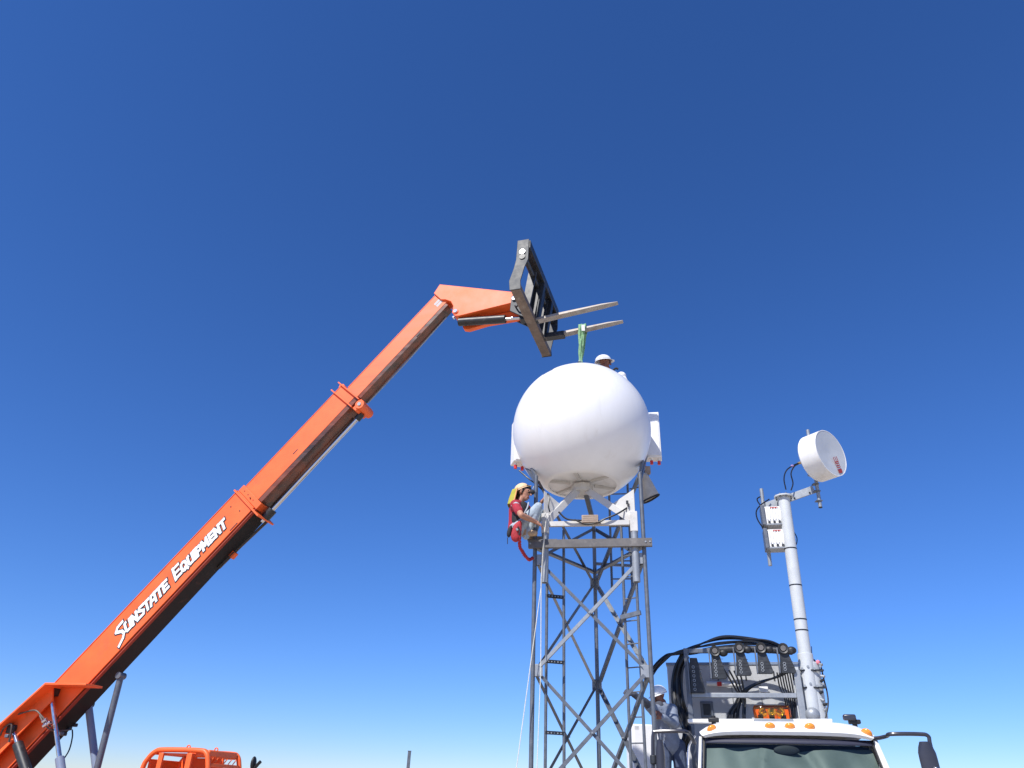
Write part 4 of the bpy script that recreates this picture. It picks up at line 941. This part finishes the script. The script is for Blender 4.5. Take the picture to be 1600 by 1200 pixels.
# left pipe and radio units
lp = MB().cyl(P(1189.5, 764, mtop.y + .22) - mo_, P(1203.5, 884, mtop.y + .22) - mo_, 0.030, n=14).build('mounting_pipe', GALVL, mast)
for q, nm in (((1207, 807), 0), ((1212, 843), 1)):
    c = P(*q, mtop.y + .10) - mo_
    M3 = Matrix.Rotation(math.radians(-14), 3, 'Z')
    ru = MB().box(c + M3 @ V((0.01, 0, 0)), (0.26, 0.15, 0.30), M3).build('radio_unit', WPAINT, mast, bevel=0.012)
    MB().box(c + M3 @ V((-0.15, 0.02, 0)), (0.055, 0.26, 0.33), M3).build('back_frame', GALV, ru, bevel=0.004)
    MB().box(c + M3 @ V((0.02, 0.02, -0.165)), (0.36, 0.24, 0.02), M3).build('bottom_shelf', GALVL, ru, bevel=0.003)
    for k in range(6):
        MB().box(c + M3 @ V((-0.09 + 0.042 * k, -0.083, 0.02)), (0.012, 0.018, 0.20), M3).build('cooling_fin', WPAINT, ru, bevel=0.002)
    MB().box(c + M3 @ V((0.03, -0.080, 0.125)), (0.12, 0.012, 0.02), M3).build('red_label', REDPRINT, ru)
    for k in range(3):
        MB().cyl(c + M3 @ V((-0.07 + .08 * k, -.06, -.12)), c + M3 @ V((-0.07 + .08 * k, -.10, -.12)), 0.02, n=10).build('connector', SCUFF, ru)
def mc(*pts, r=0.011):
    MB().tube(spline([P(a, b, mtop.y + c) - mo_ for a, b, c in pts], 8), r, 7).build('cable', CABLE, mast)
mc((1252, 722, .0), (1240, 727, 0), (1229, 735, 0), (1225, 748, 0), (1228, 765, 0))
mc((1249, 724, .0), (1241, 729, 0), (1236, 740, 0), (1239, 755, 0), (1236, 766, 0))
mc((1202, 780, .15), (1190, 788, .15), (1182, 798, .15), (1183, 810, .15), (1190, 822, .15), (1196, 830, .15))
mc((1188, 776, .2), (1183, 780, .2), (1187, 788, .2), (1195, 795, .2), (1200, 800, .15))
mc((1241, 832, .08), (1245, 840, .08), (1245, 848, .08), (1242, 856, .05), r=0.008)
MB().cyl(P(1247, 724, mtop.y) - mo_, P(1255, 722, mtop.y) - mo_, 0.022, n=10).build('cable_connector', BRASS, mast)
MB().ell(P(1238, 728, mtop.y) - mo_, (0.03, 0.02, 0.022)).build('cable_tape', mat('purple tape', (0.3, 0.2, 0.4), 0.6), mast)
# drum antenna
DC = P(1298.5, 707.5, mtop.y - .45)
AZ = math.radians(147); A_ = V((math.sin(AZ), math.cos(AZ), 0)); DR = 0.40; DD = 0.35
drum = thing('drum_antenna', 'white drum-shaped dish antenna with red marks on top of the mast', 'antenna', DC, 0)
MB().lathe([(0.0, -DD - .10), (0.16, -DD - .08), (DR * .96, -DD), (DR, -DD + .02), (DR, 0.0), (DR - .012, 0.0), (DR - .014, -0.004)], (0, 0, 0), A_, 56).build('shroud', WPAINT, drum)
MB().lathe([(DR - .0142, -0.003), (DR * .7, -0.010), (DR * .3, -0.022), (0.03, -0.03), (0.0, -0.03)], (0, 0, 0), A_, 56).build('face_cover', MASTP, drum)
ex = V((0, 0, 1)).cross(A_).normalized(); ez = V((0, 0, 1))
def dpt(a, b): return ex * a + ez * b + A_ * (0.004)
DQ = [[(0.50, 0), (0.66, 0), (0.60, 1), (0.44, 1)]]
def dmark(poly): return MB().add([dpt(a, b) for a, b in poly], [tuple(range(len(poly)))])
X0, Z0, sx_, sz_ = 0.05, -0.30, 0.20, 0.13
lg = MB()
mk = lambda pts: lg.add([dpt(0.02 + 0.135 * b + 0.085 * a, -0.075 - 0.245 * a - 0.02 * b) for a, b in pts], [tuple(range(len(pts)))])
SH = 0.28
for a0, a1 in ((0.82, 1.08), (0.68, 0.74), (0.55, 0.61), (0.42, 0.48)):
    mk([(a0, 0), (a1, 0), (a1 - SH, 1), (a0 - SH, 1)])
for (a0, b0, a1, b1) in ((0.0, .0, .30, .16), (0.0, .42, .28, .58), (0.0, .84, .30, 1.0)):
    mk([(a0 - SH * b0, b0), (a1 - SH * b0, b0), (a1 - SH * b1, b1), (a0 - SH * b1, b1)])
mk([(0.30, 0), (0.38, 0), (0.38 - SH, 1), (0.30 - SH, 1)])
lg.build('red_mark', REDPRINT, drum, smooth=False)
for e in (-0.16, -.26):
    c = -A_ * (DD + .10) + ez * e; MB().cyl(c + ex * -.05, c + ex * .05, 0.022, n=10).build('mount_bolt', GALVL, drum)
bk_ = -A_ * (DD + .06)
MB().beam(bk_, P(1268, 735, mtop.y - .08) - DC, 0.08, 0.16).build('mounting_bracket', GALVL, drum)

# ------------------------------------------------------------------ people
class Body:
    def __init__(s): s.c = []
    def cap(s, a, b, ra, rb, m): s.c.append((V(a), V(b), ra, rb, m)); return s
    def chain(s, pts, rs, m):
        for i in range(len(pts) - 1): s.cap(pts[i], pts[i + 1], rs[i], rs[i + 1], m)
        return s
    def head(s, c, face, up, skin, hair=None, sc=1.0):
        f = V(face).normalized(); u = (V(up) - f * V(up).dot(f)).normalized(); r = f.cross(u); c = V(c)
        q = lambda a, b, d: c + (f * a + r * b + u * d) * sc
        s.cap(q(-.025, 0, .035), q(.03, 0, .035), .086 * sc, .078 * sc, skin)
        s.cap(q(.03, 0, -.02), q(.048, 0, -.075), .068 * sc, .040 * sc, skin)
        s.cap(q(.02, .0, -.05), q(-.02, 0, -.09), .06 * sc, .055 * sc, skin)
        s.cap(q(.100, 0, .015), q(.122, 0, -.022), .010 * sc, .016 * sc, skin)
        s.cap(q(.098, -.035, .028), q(.098, .035, .028), .014 * sc, .014 * sc, skin)
        s.cap(q(.088, -.022, -.062), q(.088, .022, -.062), .011 * sc, .011 * sc, 5)
        for b in (-.032, .032):
            s.cap(q(.100, b - .008, .010), q(.100, b + .008, .010), .010 * sc, .010 * sc, 6)
            s.cap(q(.092, b - .016, .036), q(.092, b + .016, .034), .009 * sc, .009 * sc, 6)
        for b in (-.088, .088): s.cap(q(-.005, b, .02), q(-.01, b * .96, -.02), .020 * sc, .012 * sc, skin)
        if hair is not None:
            s.cap(q(-.045, 0, .05), q(.03, 0, .068), .088 * sc, .074 * sc, hair); s.cap(q(-.06, 0, .0), q(-.065, 0, -.05), .070 * sc, .05 * sc, hair)
            for b in (-.07, .07): s.cap(q(.015, b, .03), q(.0, b, -.02), .022 * sc, .012 * sc, hair)
    def hand(s, wr, d, nrm, skin, curl=0.5):
        d = V(d).normalized(); n_ = (V(nrm) - d * V(nrm).dot(d)).normalized(); x = d.cross(n_); wr = V(wr)
        s.cap(wr, wr + d * .03, .026, .030, skin)
        for k, (o, L_) in enumerate(((-.033, .072), (-.011, .082), (.011, .078), (.033, .060))):
            kn = wr + d * .09 + x * o; s.cap(wr + d * .02 + x * o * .6, kn, .017, .0135, skin)
            m1 = kn + (d * math.cos(curl) - n_ * math.sin(curl)) * L_ * .55; s.cap(kn, m1, .011, .010, skin)
            s.cap(m1, m1 + (d * math.cos(2.2 * curl) - n_ * math.sin(2.2 * curl)) * L_ * .5, .010, .008, skin)
        t0 = wr + d * .03 - x * .03; t1 = t0 + (d * .6 - x * .55 - n_ * .35) * .05
        s.cap(t0, t1, .015, .012, skin); s.cap(t1, t1 + (d * .8 - n_ * .5) * .035, .012, .009, skin)
    def build(s, name, mats, parent, o0):
        mb = MB()
        for a, b, ra, rb, m in s.c:
            L_ = (b - a).length; ax = (b - a).normalized() if L_ > 1e-5 else V((0, 0, 1)); n = 12; prof = []
            for k in range(6): t = -math.pi / 2 + k * math.pi / 10; prof.append((ra * math.cos(t) + 1e-4, ra * math.sin(t)))
            for k in range(6): t = k * math.pi / 10; prof.append((rb * math.cos(t) + 1e-4, L_ + rb * math.sin(t)))
            k0 = len(mb.v); mb.lathe(prof, a, ax, n); m_ = len(prof)
            mb.f.append(tuple(k0 + i * m_ for i in range(n))); mb.f.append(tuple(k0 + i * m_ + m_ - 1 for i in range(n)))
        me = bpy.data.meshes.new('tmp'); me.from_pydata([tuple(p - o0) for p in mb.v], [], mb.f)
        bm = bmesh.new(); bm.from_mesh(me); bmesh.ops.recalc_face_normals(bm, faces=bm.faces); bm.to_mesh(me); bm.free()
        t = link(bpy.data.objects.new('tmp', me))
        r_ = t.modifiers.new('r', 'REMESH'); r_.mode = 'VOXEL'; r_.voxel_size = 0.008
        sm = t.modifiers.new('s', 'SMOOTH'); sm.iterations = 2; sm.factor = 0.5
        dg = bpy.context.evaluated_depsgraph_get(); m2 = bpy.data.meshes.new_from_object(t.evaluated_get(dg))
        bpy.data.objects.remove(t); m2.name = name; m2.materials.clear()
        for m in mats: m2.materials.append(m)
        n = len(m2.polygons); C_ = np.zeros(n * 3); m2.polygons.foreach_get('center', C_); C_ = C_.reshape(-1, 3) + np.array(o0)
        best = np.full(n, 1e9); mi = np.zeros(n, dtype=np.int32)
        for a, b, ra, rb, m in s.c:
            A = np.array(a); D = np.array(b) - A; LL = max(1e-9, D @ D); tt = np.clip(((C_ - A) @ D) / LL, 0, 1)
            dist = np.linalg.norm(C_ - A - tt[:, None] * D, axis=1) - (ra + (rb - ra) * tt)
            if m in (5, 6): dist -= 0.002
            w_ = dist < best; best[w_] = dist[w_]; mi[w_] = m
        m2.polygons.foreach_set('material_index', mi); m2.polygons.foreach_set('use_smooth', np.ones(n, dtype=bool))
        o = link(bpy.data.objects.new(name, m2)); o.parent = parent
        return o
LIP = mat('lip', (0.25, 0.08, 0.06), 0.6); EYE = mat('eye and brow', (0.012, 0.009, 0.008), 0.4)
def hard_hat(parent, o0, c, face, up, m=HAT, sc=1.0):
    f = V(face).normalized(); u = (V(up) - f * V(up).dot(f)).normalized(); r = f.cross(u); c = V(c) - o0
    rows = []
    for j in range(11):
        th = (math.pi / 2) * j / 10
        row = []
        for k in range(33):
            a = 2 * math.pi * k / 32
            ridge = 1 + 0.035 * max(0, math.cos(2 * a)) ** 8 * math.sin(th)
            row.append(c + (f * math.cos(a) * .135 * math.sin(th) + r * math.sin(a) * .108 * math.sin(th)) * sc + u * .115 * math.cos(th) * ridge * sc)
        rows.append(row)
    h = MB().grid(rows).build('hard_hat', m, parent, solid=0.004)
    rim = []
    for e, dz in ((1.0, 0), (1.0, -0.012)):
        row = []
        for k in range(33):
            a = 2 * math.pi * k / 32; out = 1.06 + 0.36 * max(0, math.cos(a)) ** 3
            row.append((a, out))
        rim.append(row)
    rows = []
    for q in (0.97, 1.0):
        rows.append([c + (f * math.cos(a) * .135 * (1 if q < 1 else o_2) + r * math.sin(a) * .108 * (1 if q < 1 else min(o_2, 1.1))) * sc + u * (-.002 if q < 1 else -.016) * sc for a, o_2 in rim[0]])
    MB().grid(rows).build('brim', m, h, solid=0.005)
    MB().tube([c + (f * math.cos(a) * .128 + r * math.sin(a) * .100) * sc + u * .012 * sc for a in [math.pi * (0.15 + 1.7 * k / 20) for k in range(21)]], 0.004, 5).build('hat_band', m, h)
    return h

# --- crouching worker on the beam end
def Q(px, py, Y): return P(px, py, Y)
w0 = TF.w((xl + 0.10, fy + .0, zB + 0.07))
w1 = thing('person', 'person crouching on beam end, crimson t-shirt, jeans, yellow neck shade, black harness', 'person', w0)
Y0 = w0.y
b = Body()
hipR, hipL = Q(807, 829, Y0 - .10), Q(808, 827, Y0 + .10)
knR, knL = Q(841, 792, Y0 - .15), Q(843, 800, Y0 + .12)
anR = Q(822, 838, Y0 - .11); anL = Q(832, 839, Y0 + .15)
shR, shL = Q(805, 789, Y0 - .20), Q(811, 788, Y0 + .18)
chest = Q(808, 797, Y0 - .01); belly = Q(807, 813, Y0 - .01); pel = Q(807, 827, Y0); nk = Q(811, 786, Y0 - .01)
hd = Q(818.5, 771, Y0 - .02)
b.chain([pel, belly, chest], [.13, .115, .125], 1); b.chain([chest, nk], [.12, .065], 1)
b.cap(shR, shL, .075, .075, 1); b.cap(shR, chest, .08, .1, 1); b.cap(shL, chest, .08, .1, 1)
b.cap(nk, hd + V((-.01, 0, -.05)), .056, .052, 0)
b.head(hd, (0.88, -0.42, -0.16), (0.12, 0, 1), 0, 6)
b.cap(hipR, hipL, .12, .12, 2)
b.chain([hipR, knR, anR], [.105, .068, .05], 2); b.chain([hipL, knL, anL], [.105, .068, .05], 2)
for an, dz in ((anR, 0), (anL, 0)):
    fl = V((an.x, an.y, w0.z)); fd = V((0.93, -.3, 0)).normalized()
    b.cap(an + V((0, 0, .015)), V((an.x - .01, an.y, w0.z + .07)), .052, .055, 3)
    b.cap(fl + V((0, 0, .05)) - fd * .03, fl + V((0, 0, .045)) + fd * .13, .05, .043, 3)
    b.cap(fl + V((0, 0, .02)) - fd * .05, fl + V((0, 0, .02)) + fd * .15, .02, .02, 4)
elR = Q(814.5, 805, Y0 - .40); wrR = Q(837, 815.5, Y0 - .22)
sm_ = shR.lerp(elR, 0.62)
b.cap(shR, sm_, .066, .064, 1); b.cap(shR, elR, .048, .043, 0); b.chain([elR, elR.lerp(wrR, .4), wrR], [.043, .043, .029], 0)
b.hand(wrR, (0.85, .35, -.35), (0.2, -.6, .75), 0, 0.45)
elL = Q(832, 800, Y0 + .32); wrL = Q(845, 786, Y0 + .15)
b.cap(shL, shL.lerp(elL, .6), .066, .064, 1); b.chain([shL, elL, wrL], [.047, .042, .029], 0)
b.hand(wrL, (0.5, -.1, .75), (-0.7, 0, .3), 0, 0.7)
b.build('body', [SKIN1, TSHIRT, JEANS, BOOT, SOLE, LIP, EYE], w1, w0)
# neck-shade hat
fz = V((0.88, -.42, -.10)).normalized()
ht = hard_hat(w1, w0, hd + V((-.035, 0, .055)), V((0.80, -.38, .35)), (-.5, 0, 1), PALECAP, 0.86)
uu = V((-.05, 0, 1)); rr_ = fz.cross(uu).normalized()
rows = []
for j in range(10):
    t = j / 9; row = []
    for k in range(15):
        a = math.radians(100 + (260 - 100) * k / 14)
        rad_ = 0.118 + 0.03 * t + 0.012 * math.sin(5 * a + 3 * t)
        row.append(hd - w0 + V((-.03 - .05 * t, 0, .05)) + fz * math.cos(a) * rad_ * 1.15 + rr_ * math.sin(a) * rad_ * .95 + V((0, 0, -0.26 * t)))
    rows.append(row)
MB().grid(rows).build('neck_shade', HIVIS, ht, solid=0.004)
for k in (0, 14):
    MB().tube([r[k] for r in rows], 0.010, 6).build('shade_edge', PEACH, ht)
# harness
hn = MB()
def strap(pts, wd, m, name, par):
    pts = spline(pts, 6); rows = []
    for i, p in enumerate(pts):
        t = (pts[min(i + 1, len(pts) - 1)] - pts[max(i - 1, 0)]).normalized(); sd = t.cross(V((0.2, -1, 0.1))).normalized() * wd
        rows.append([p - sd - w0, p + sd - w0])
    return MB().grid(rows).build(name, m, par, solid=0.008)
vest = Body()
vest.cap(Q(812, 799, Y0 - .05), Q(811, 815, Y0 - .05), .128, .122, 0); vest.cap(Q(815, 796, Y0 + .02), Q(813, 812, Y0 + .0), .125, .12, 0); vest.cap(Q(808, 790, Y0 - .12), Q(811, 797, Y0 - .12), .072, .08, 0)
vs_o = vest.build('harness_vest', [BLACKNYLON], w1, w0)
strap([Q(800, 792, Y0 - .24), Q(806, 786.5, Y0 - .285), Q(811, 790, Y0 - .27), Q(815, 795, Y0 - .2)], .022, STRAPG, 'shoulder_strap', vs_o)
strap([Q(826, 785, Y0 - .18), Q(824, 793, Y0 - .24), Q(820, 801, Y0 - .26), Q(817, 810, Y0 - .24)], .011, STRAPG, 'chest_strap', vs_o)
strap([Q(801, 822, Y0 - .2), Q(808, 818, Y0 - .24), Q(815, 813, Y0 - .22)], .02, STRAPG, 'waist_strap', vs_o)
strap([Q(812, 800, Y0 - .21), Q(818, 803, Y0 - .235), Q(823, 803, Y0 - .2)], .018, BLACKNYLON, 'chest_strap', vs_o)
mcl = Q(831, 769, Y0 - .05); MB().ell(mcl - w0, (.05, .04, .04)).build('radio_clip', BLACKNYLON, vs_o); MB().cyl(mcl - w0, Q(834, 760, Y0) - w0, 0.008).build('lanyard_hook', GALVL, vs_o)
# tool bag and lanyard (hang from the harness)
tb0 = Q(806, 834, Y0 - .24)
tbag = thing('tool_bag', 'red tool bag with black pouch hanging from the crouching worker', 'bag', tb0)
def blob(name, m, par, outline, Y, th, o0):
    """soft pouch: outline from front, domed depth"""
    pts = [P(a, b_, Y) for a, b_ in outline]; c = sum(pts, V()) / len(pts); rows = []
    for t, e in ((1.0, 0), (0.97, .6), (0.8, .9), (0.4, 1.0), (0.0, 1.02)):
        rows.append([c + (p - c) * t - V((0, th * e, 0)) - o0 for p in pts + pts[:1]])
    back = []
    for t, e in ((1.0, 0), (0.97, .6), (0.8, .9), (0.4, 1.0), (0.0, 1.02)):
        back.append([c + (p - c) * t + V((0, th * e, 0)) - o0 for p in pts + pts[:1]])
    o = MB().grid(rows).grid(back).build(name, m, par)
    sd = o.modifiers.new('sub', 'SUBSURF'); sd.levels = 1; sd.render_levels = 1
    return o
bgo = blob('red_pouch', REDNYLON, tbag, [(803, 819), (810, 815), (815, 812), (816, 822), (814, 838), (809, 849), (801, 846), (797, 840), (800, 828)], Y0 - .25, .06, tb0)
blob('black_pouch', BLACKNYLON, tbag, [(795, 823), (801, 819), (800, 829), (797, 842), (791, 838), (792, 830)], Y0 - .22, .05, tb0)
MB().tube([p - tb0 for p in spline([Q(809, 823, Y0 - .33), Q(812, 829, Y0 - .33), Q(811, 836, Y0 - .33)])], 0.012, 6).build('bag_strap', BLACKNYLON, bgo)
MB().cyl(Q(807, 826, Y0 - .325) - tb0, Q(809, 829, Y0 - .33) - tb0, 0.016, n=8).build('buckle', GALVL, bgo)
MB().tube([Q(793, 840, Y0 - .22) - tb0, Q(793, 850, Y0 - .22) - tb0], 0.006, 6).build('cord_end', BLACKNYLON, tbag)
ly0 = Q(813, 846, Y0 - .2)
lan = thing('safety_lanyard', 'crumpled red safety lanyard running from tool bag to tower leg', 'lanyard', ly0)
pts = spline([Q(812, 826, Y0 - .29), Q(812, 842, Y0 - .27), Q(812, 854, Y0 - .2), Q(816, 861, Y0 - .15), Q(821, 869, Y0 - .1), Q(827, 874.5, Y0 - .02), Q(832.5, 872, Y0 + .03)], 8)
m_ = MB(); m_.tube([p - ly0 + V((0.008 * math.sin(i * 1.9), 0, 0.008 * math.cos(i * 2.3))) for i, p in enumerate(pts)], 0.022, 7); m_.build('webbing', REDNYLON, lan)
MB().lathe([(0.024 + 0.006 * math.cos(q), 0.006 * math.sin(q)) for q in [k * math.pi / 3 for k in range(6)]], pts[-1] - ly0, (0, 1, 0), 12, True).build('hook', GALVL, lan)

# --- worker behind the radome
p2 = P(956, 585, 11.85); LB = TF.w((0.42, 1.22, 6.9))
w2o = V((p2.x, p2.y, p2.z - 1.45))
w2 = thing('person', 'person in white hard hat peering from behind the top of the radome', 'person', w2o)
YY = 11.82
b = Body(); hd2 = P(945, 567, YY); nk2 = P(953, 584, YY + .03); sR = P(971, 588, YY - .12); sL = P(946, 600, YY + .22)
ch2 = P(960, 612, YY + .05); pv2 = ch2 + V((0.0, .08, -.42))
b.chain([nk2, ch2, pv2], [.07, .15, .14], 1); b.cap(sR, sL, .088, .08, 1); b.cap(sR, ch2, .085, .13, 1); b.cap(sL, ch2, .085, .13, 1)
b.cap(nk2, hd2 + V((.0, 0, -.05)), .06, .056, 0); b.head(hd2, (0.90, -.30, -.25), (0.05, 0, 1), 0, None)
for sg, s_ in ((-1, sR), (1, sL)):
    e = s_ + V((.10 * -sg, .06 * sg, -.27)); wv2 = e + V((-.12, -.05, -.18))
    b.chain([s_, e], [.072, .06], 1); b.chain([e, wv2], [.045, .03], 0); b.hand(wv2, (-.5, -.5, -.6), (0, -.8, .3), 0)
    h_ = pv2 + V((.09 * -sg, .03 * sg, -.02)); k_ = h_ + V((0, -.16, -.40)); a_ = k_ + V((0, .10, -.42))
    b.chain([h_, k_, a_], [.11, .075, .055], 2); b.cap(a_ + V((0, .0, -.03)), a_ + V((0, -.15, -.05)), .05, .042, 3)
b.build('body', [SKIN2, SHIRTW, JEANSD, BOOT, SOLE, LIP, EYE], w2, w2o)
hard_hat(w2, w2o, hd2 + V((-.03, 0, .035)), (0.90, -.20, .05), (-.3, 0, 1), HAT, 1.12)
cl = P(962, 577.5, YY - .14) - w2o
MB().tube(spline([P(958, 579, YY - .12) - w2o, cl + V((0, -.02, .015)), P(966, 577, YY - .16) - w2o]), 0.02, 7).build('harness_strap', BLACKNYLON, w2)

# --- worker beside the truck, reaching for the tower
YW = 11.55
hd3 = P(1029, 1089, YW); feet = V((P(1052, 1180, YW).x, YW, 0))
w3o = V((P(1050, 1180, YW).x, YW, hd3.z - 1.62))
w3 = thing('person', 'person in white hard hat and pale blue shirt beside truck, reaching toward tower ladder', 'person', w3o)
b = Body(); nk3 = P(1036, 1104, YW); sR3 = P(1022, 1110, YW - .12); sL3 = P(1050, 1109, YW + .05)
ch3 = P(1037, 1120, YW); be3 = P(1042, 1142, YW); pv3 = P(1048, 1163, YW + .02)
b.chain([nk3, ch3, be3, pv3], [.075, .15, .145, .15], 1); b.cap(sR3, sL3, .085, .085, 1); b.cap(sR3, ch3, .085, .13, 1); b.cap(sL3, ch3, .085, .13, 1)
b.cap(nk3, hd3 + V((.01, 0, -.05)), .06, .056, 0); b.head(hd3, (-0.72, -.42, -.45), (-.2, 0, 1), 0, None)
e3 = P(1008, 1097, YW - .28); wr3 = P(990, 1085, YW - .42)
b.chain([sR3, sR3.lerp(e3, .5)], [.08, .075], 1); b.chain([sR3.lerp(e3, .3), e3, wr3], [.06, .056, .042], 7); b.hand(wr3, (-.8, -.3, .4), (.2, -.6, .7), 7, .7)
e4 = P(1054, 1131, YW - .20); wr4 = P(1036, 1121, YW - .36)
b.chain([sL3, e4], [.08, .068], 1); b.chain([e4, e4.lerp(wr4, .5), wr4], [.066, .055, .045], 1); b.hand(wr4, (-.8, -.2, .5), (.3, -.8, .3), 0, .6)
for sg in (-1, 1):
    h_ = pv3 + V((.10 * sg, 0, -.03)); k_ = h_ + V((.02 * sg, -.08, -.44)); a_ = k_ + V((0, .10, -.42))
    b.chain([h_, k_, a_], [.115, .078, .056], 2); b.cap(a_ + V((0, .03, -.05)), a_ + V((-.03, -.15, -.06)), .05, .043, 3)
zf3 = pv3.z - .03 - .86 - .11
b.build('body', [SKIN2, SHIRTB, JEANSD, BOOT, SOLE, LIP, EYE, SLEEVE], w3, w3o)
hard_hat(w3, w3o, hd3 + V((.0, 0, .045)), (-0.75, -.35, -.30), (-.05, 0, 1))
bd3 = Body(); bd3.cap(P(1030, 1103, YW - .06), P(1030, 1110, YW - .12), .07, .05, 0)
bd3.build('neck_cloth', [SLEEVE], w3, w3o)
# the step he stands on belongs to the truck
sp = KF.l(V((pv3.x, YW, zf3)))
stp = MB().box2((sp.x - .4, sp.y - .3, zf3 - .05), (bl_ + .02, sp.y + .35, zf3 - .005)).build('side_platform', GALV, truck, bevel=0.006)
for x, y in ((sp.x - .36, sp.y - .26), (sp.x - .36, sp.y + .30)):
    MB().cyl((x, y, zf3 - .05), (x, y, 0.0), 0.03, n=10).build('platform_leg', GALV, stp)

# ------------------------------------------------------------------ tag rope, far cabinet, far post
rp0 = P(846, 905, 10.1)
rope = thing('tag_rope', 'thin white tag rope hanging down the left front of the tower', 'rope', rp0)
zr_ = TF.w(POST[0]).y - .10
ends = [P(807, 1200, zr_), P(839, 1200, zr_)]
def down(p, q): d = (q - p); return q + d * (q.z - 0.02) / max(1e-3, -(d.z))
A_r = P(853, 800, zr_); B_r = P(851, 840, zr_); C_r = P(847, 906, zr_)
MB().tube([p - rp0 for p in spline([A_r, P(850, 815, zr_), B_r, C_r], 6)] + [down(C_r, ends[0]) - rp0], 0.0062, 6).build('strand', ROPE, rope)
MB().tube([p - rp0 for p in [P(854, 806, zr_ - .02), P(849, 850, zr_ - .02), P(845.5, 905, zr_ - .02), P(845, 1045, zr_ - .02), down(P(845, 1045, zr_ - .02), ends[1])]], 0.0062, 6).build('strand', ROPE, rope)

cbY = 16.0; c0 = P(989, 1131, cbY); c1 = P(1016, 1133, cbY)
cabn = thing('cabinet', 'white equipment cabinet standing behind the tower, left of the truck', 'cabinet', V(((c0.x + c1.x) / 2 + .1, cbY + .4, 0)))
wd = c1.x - c0.x + .25
MB().box2((-wd / 2, -.4, 0.15), (wd / 2, .4, c0.z)).build('case', WPAINT, cabn, bevel=0.015)
MB().box2((-wd / 2 + .04, -.412, 0.3), (wd / 2 - .04, -.401, c0.z - .02)).build('door', WPAINT, cabn, bevel=0.003)
MB().box2((-wd / 2 - .02, -.42, 0), (wd / 2 + .02, .42, 0.148)).build('plinth', GALV, cabn)
for k in range(3):
    x = P(991.5 + 2.2 * k, 1136, cbY).x - cabn.location.x; z = P(993, 1137, cbY).z
    m_ = MB().box2((x, -.4145, z - .03), (x + .008, -.413, z + .03)).box2((x + .02, -.4145, z - .03), (x + .028, -.413, z + .03))
    for e in (-.03, 0, .022): m_.box2((x + .0083, -.4142, z + e), (x + .0197, -.4132, z + e + .008))
    m_.build('print_mark', GREYPRINT, cabn)
fp = P(640, 1174, 30.0)
post = thing('post', 'lone grey steel post far off between telehandler and tower', 'post', V((fp.x, fp.y, 0)))
MB().box2((-.055, -.05, 0), (.055, .05, fp.z)).build('shaft', GALV, post, bevel=0.004)
MB().box2((-.062, -.057, fp.z + .001), (.062, .057, fp.z + .02)).build('cap', GALV, post)
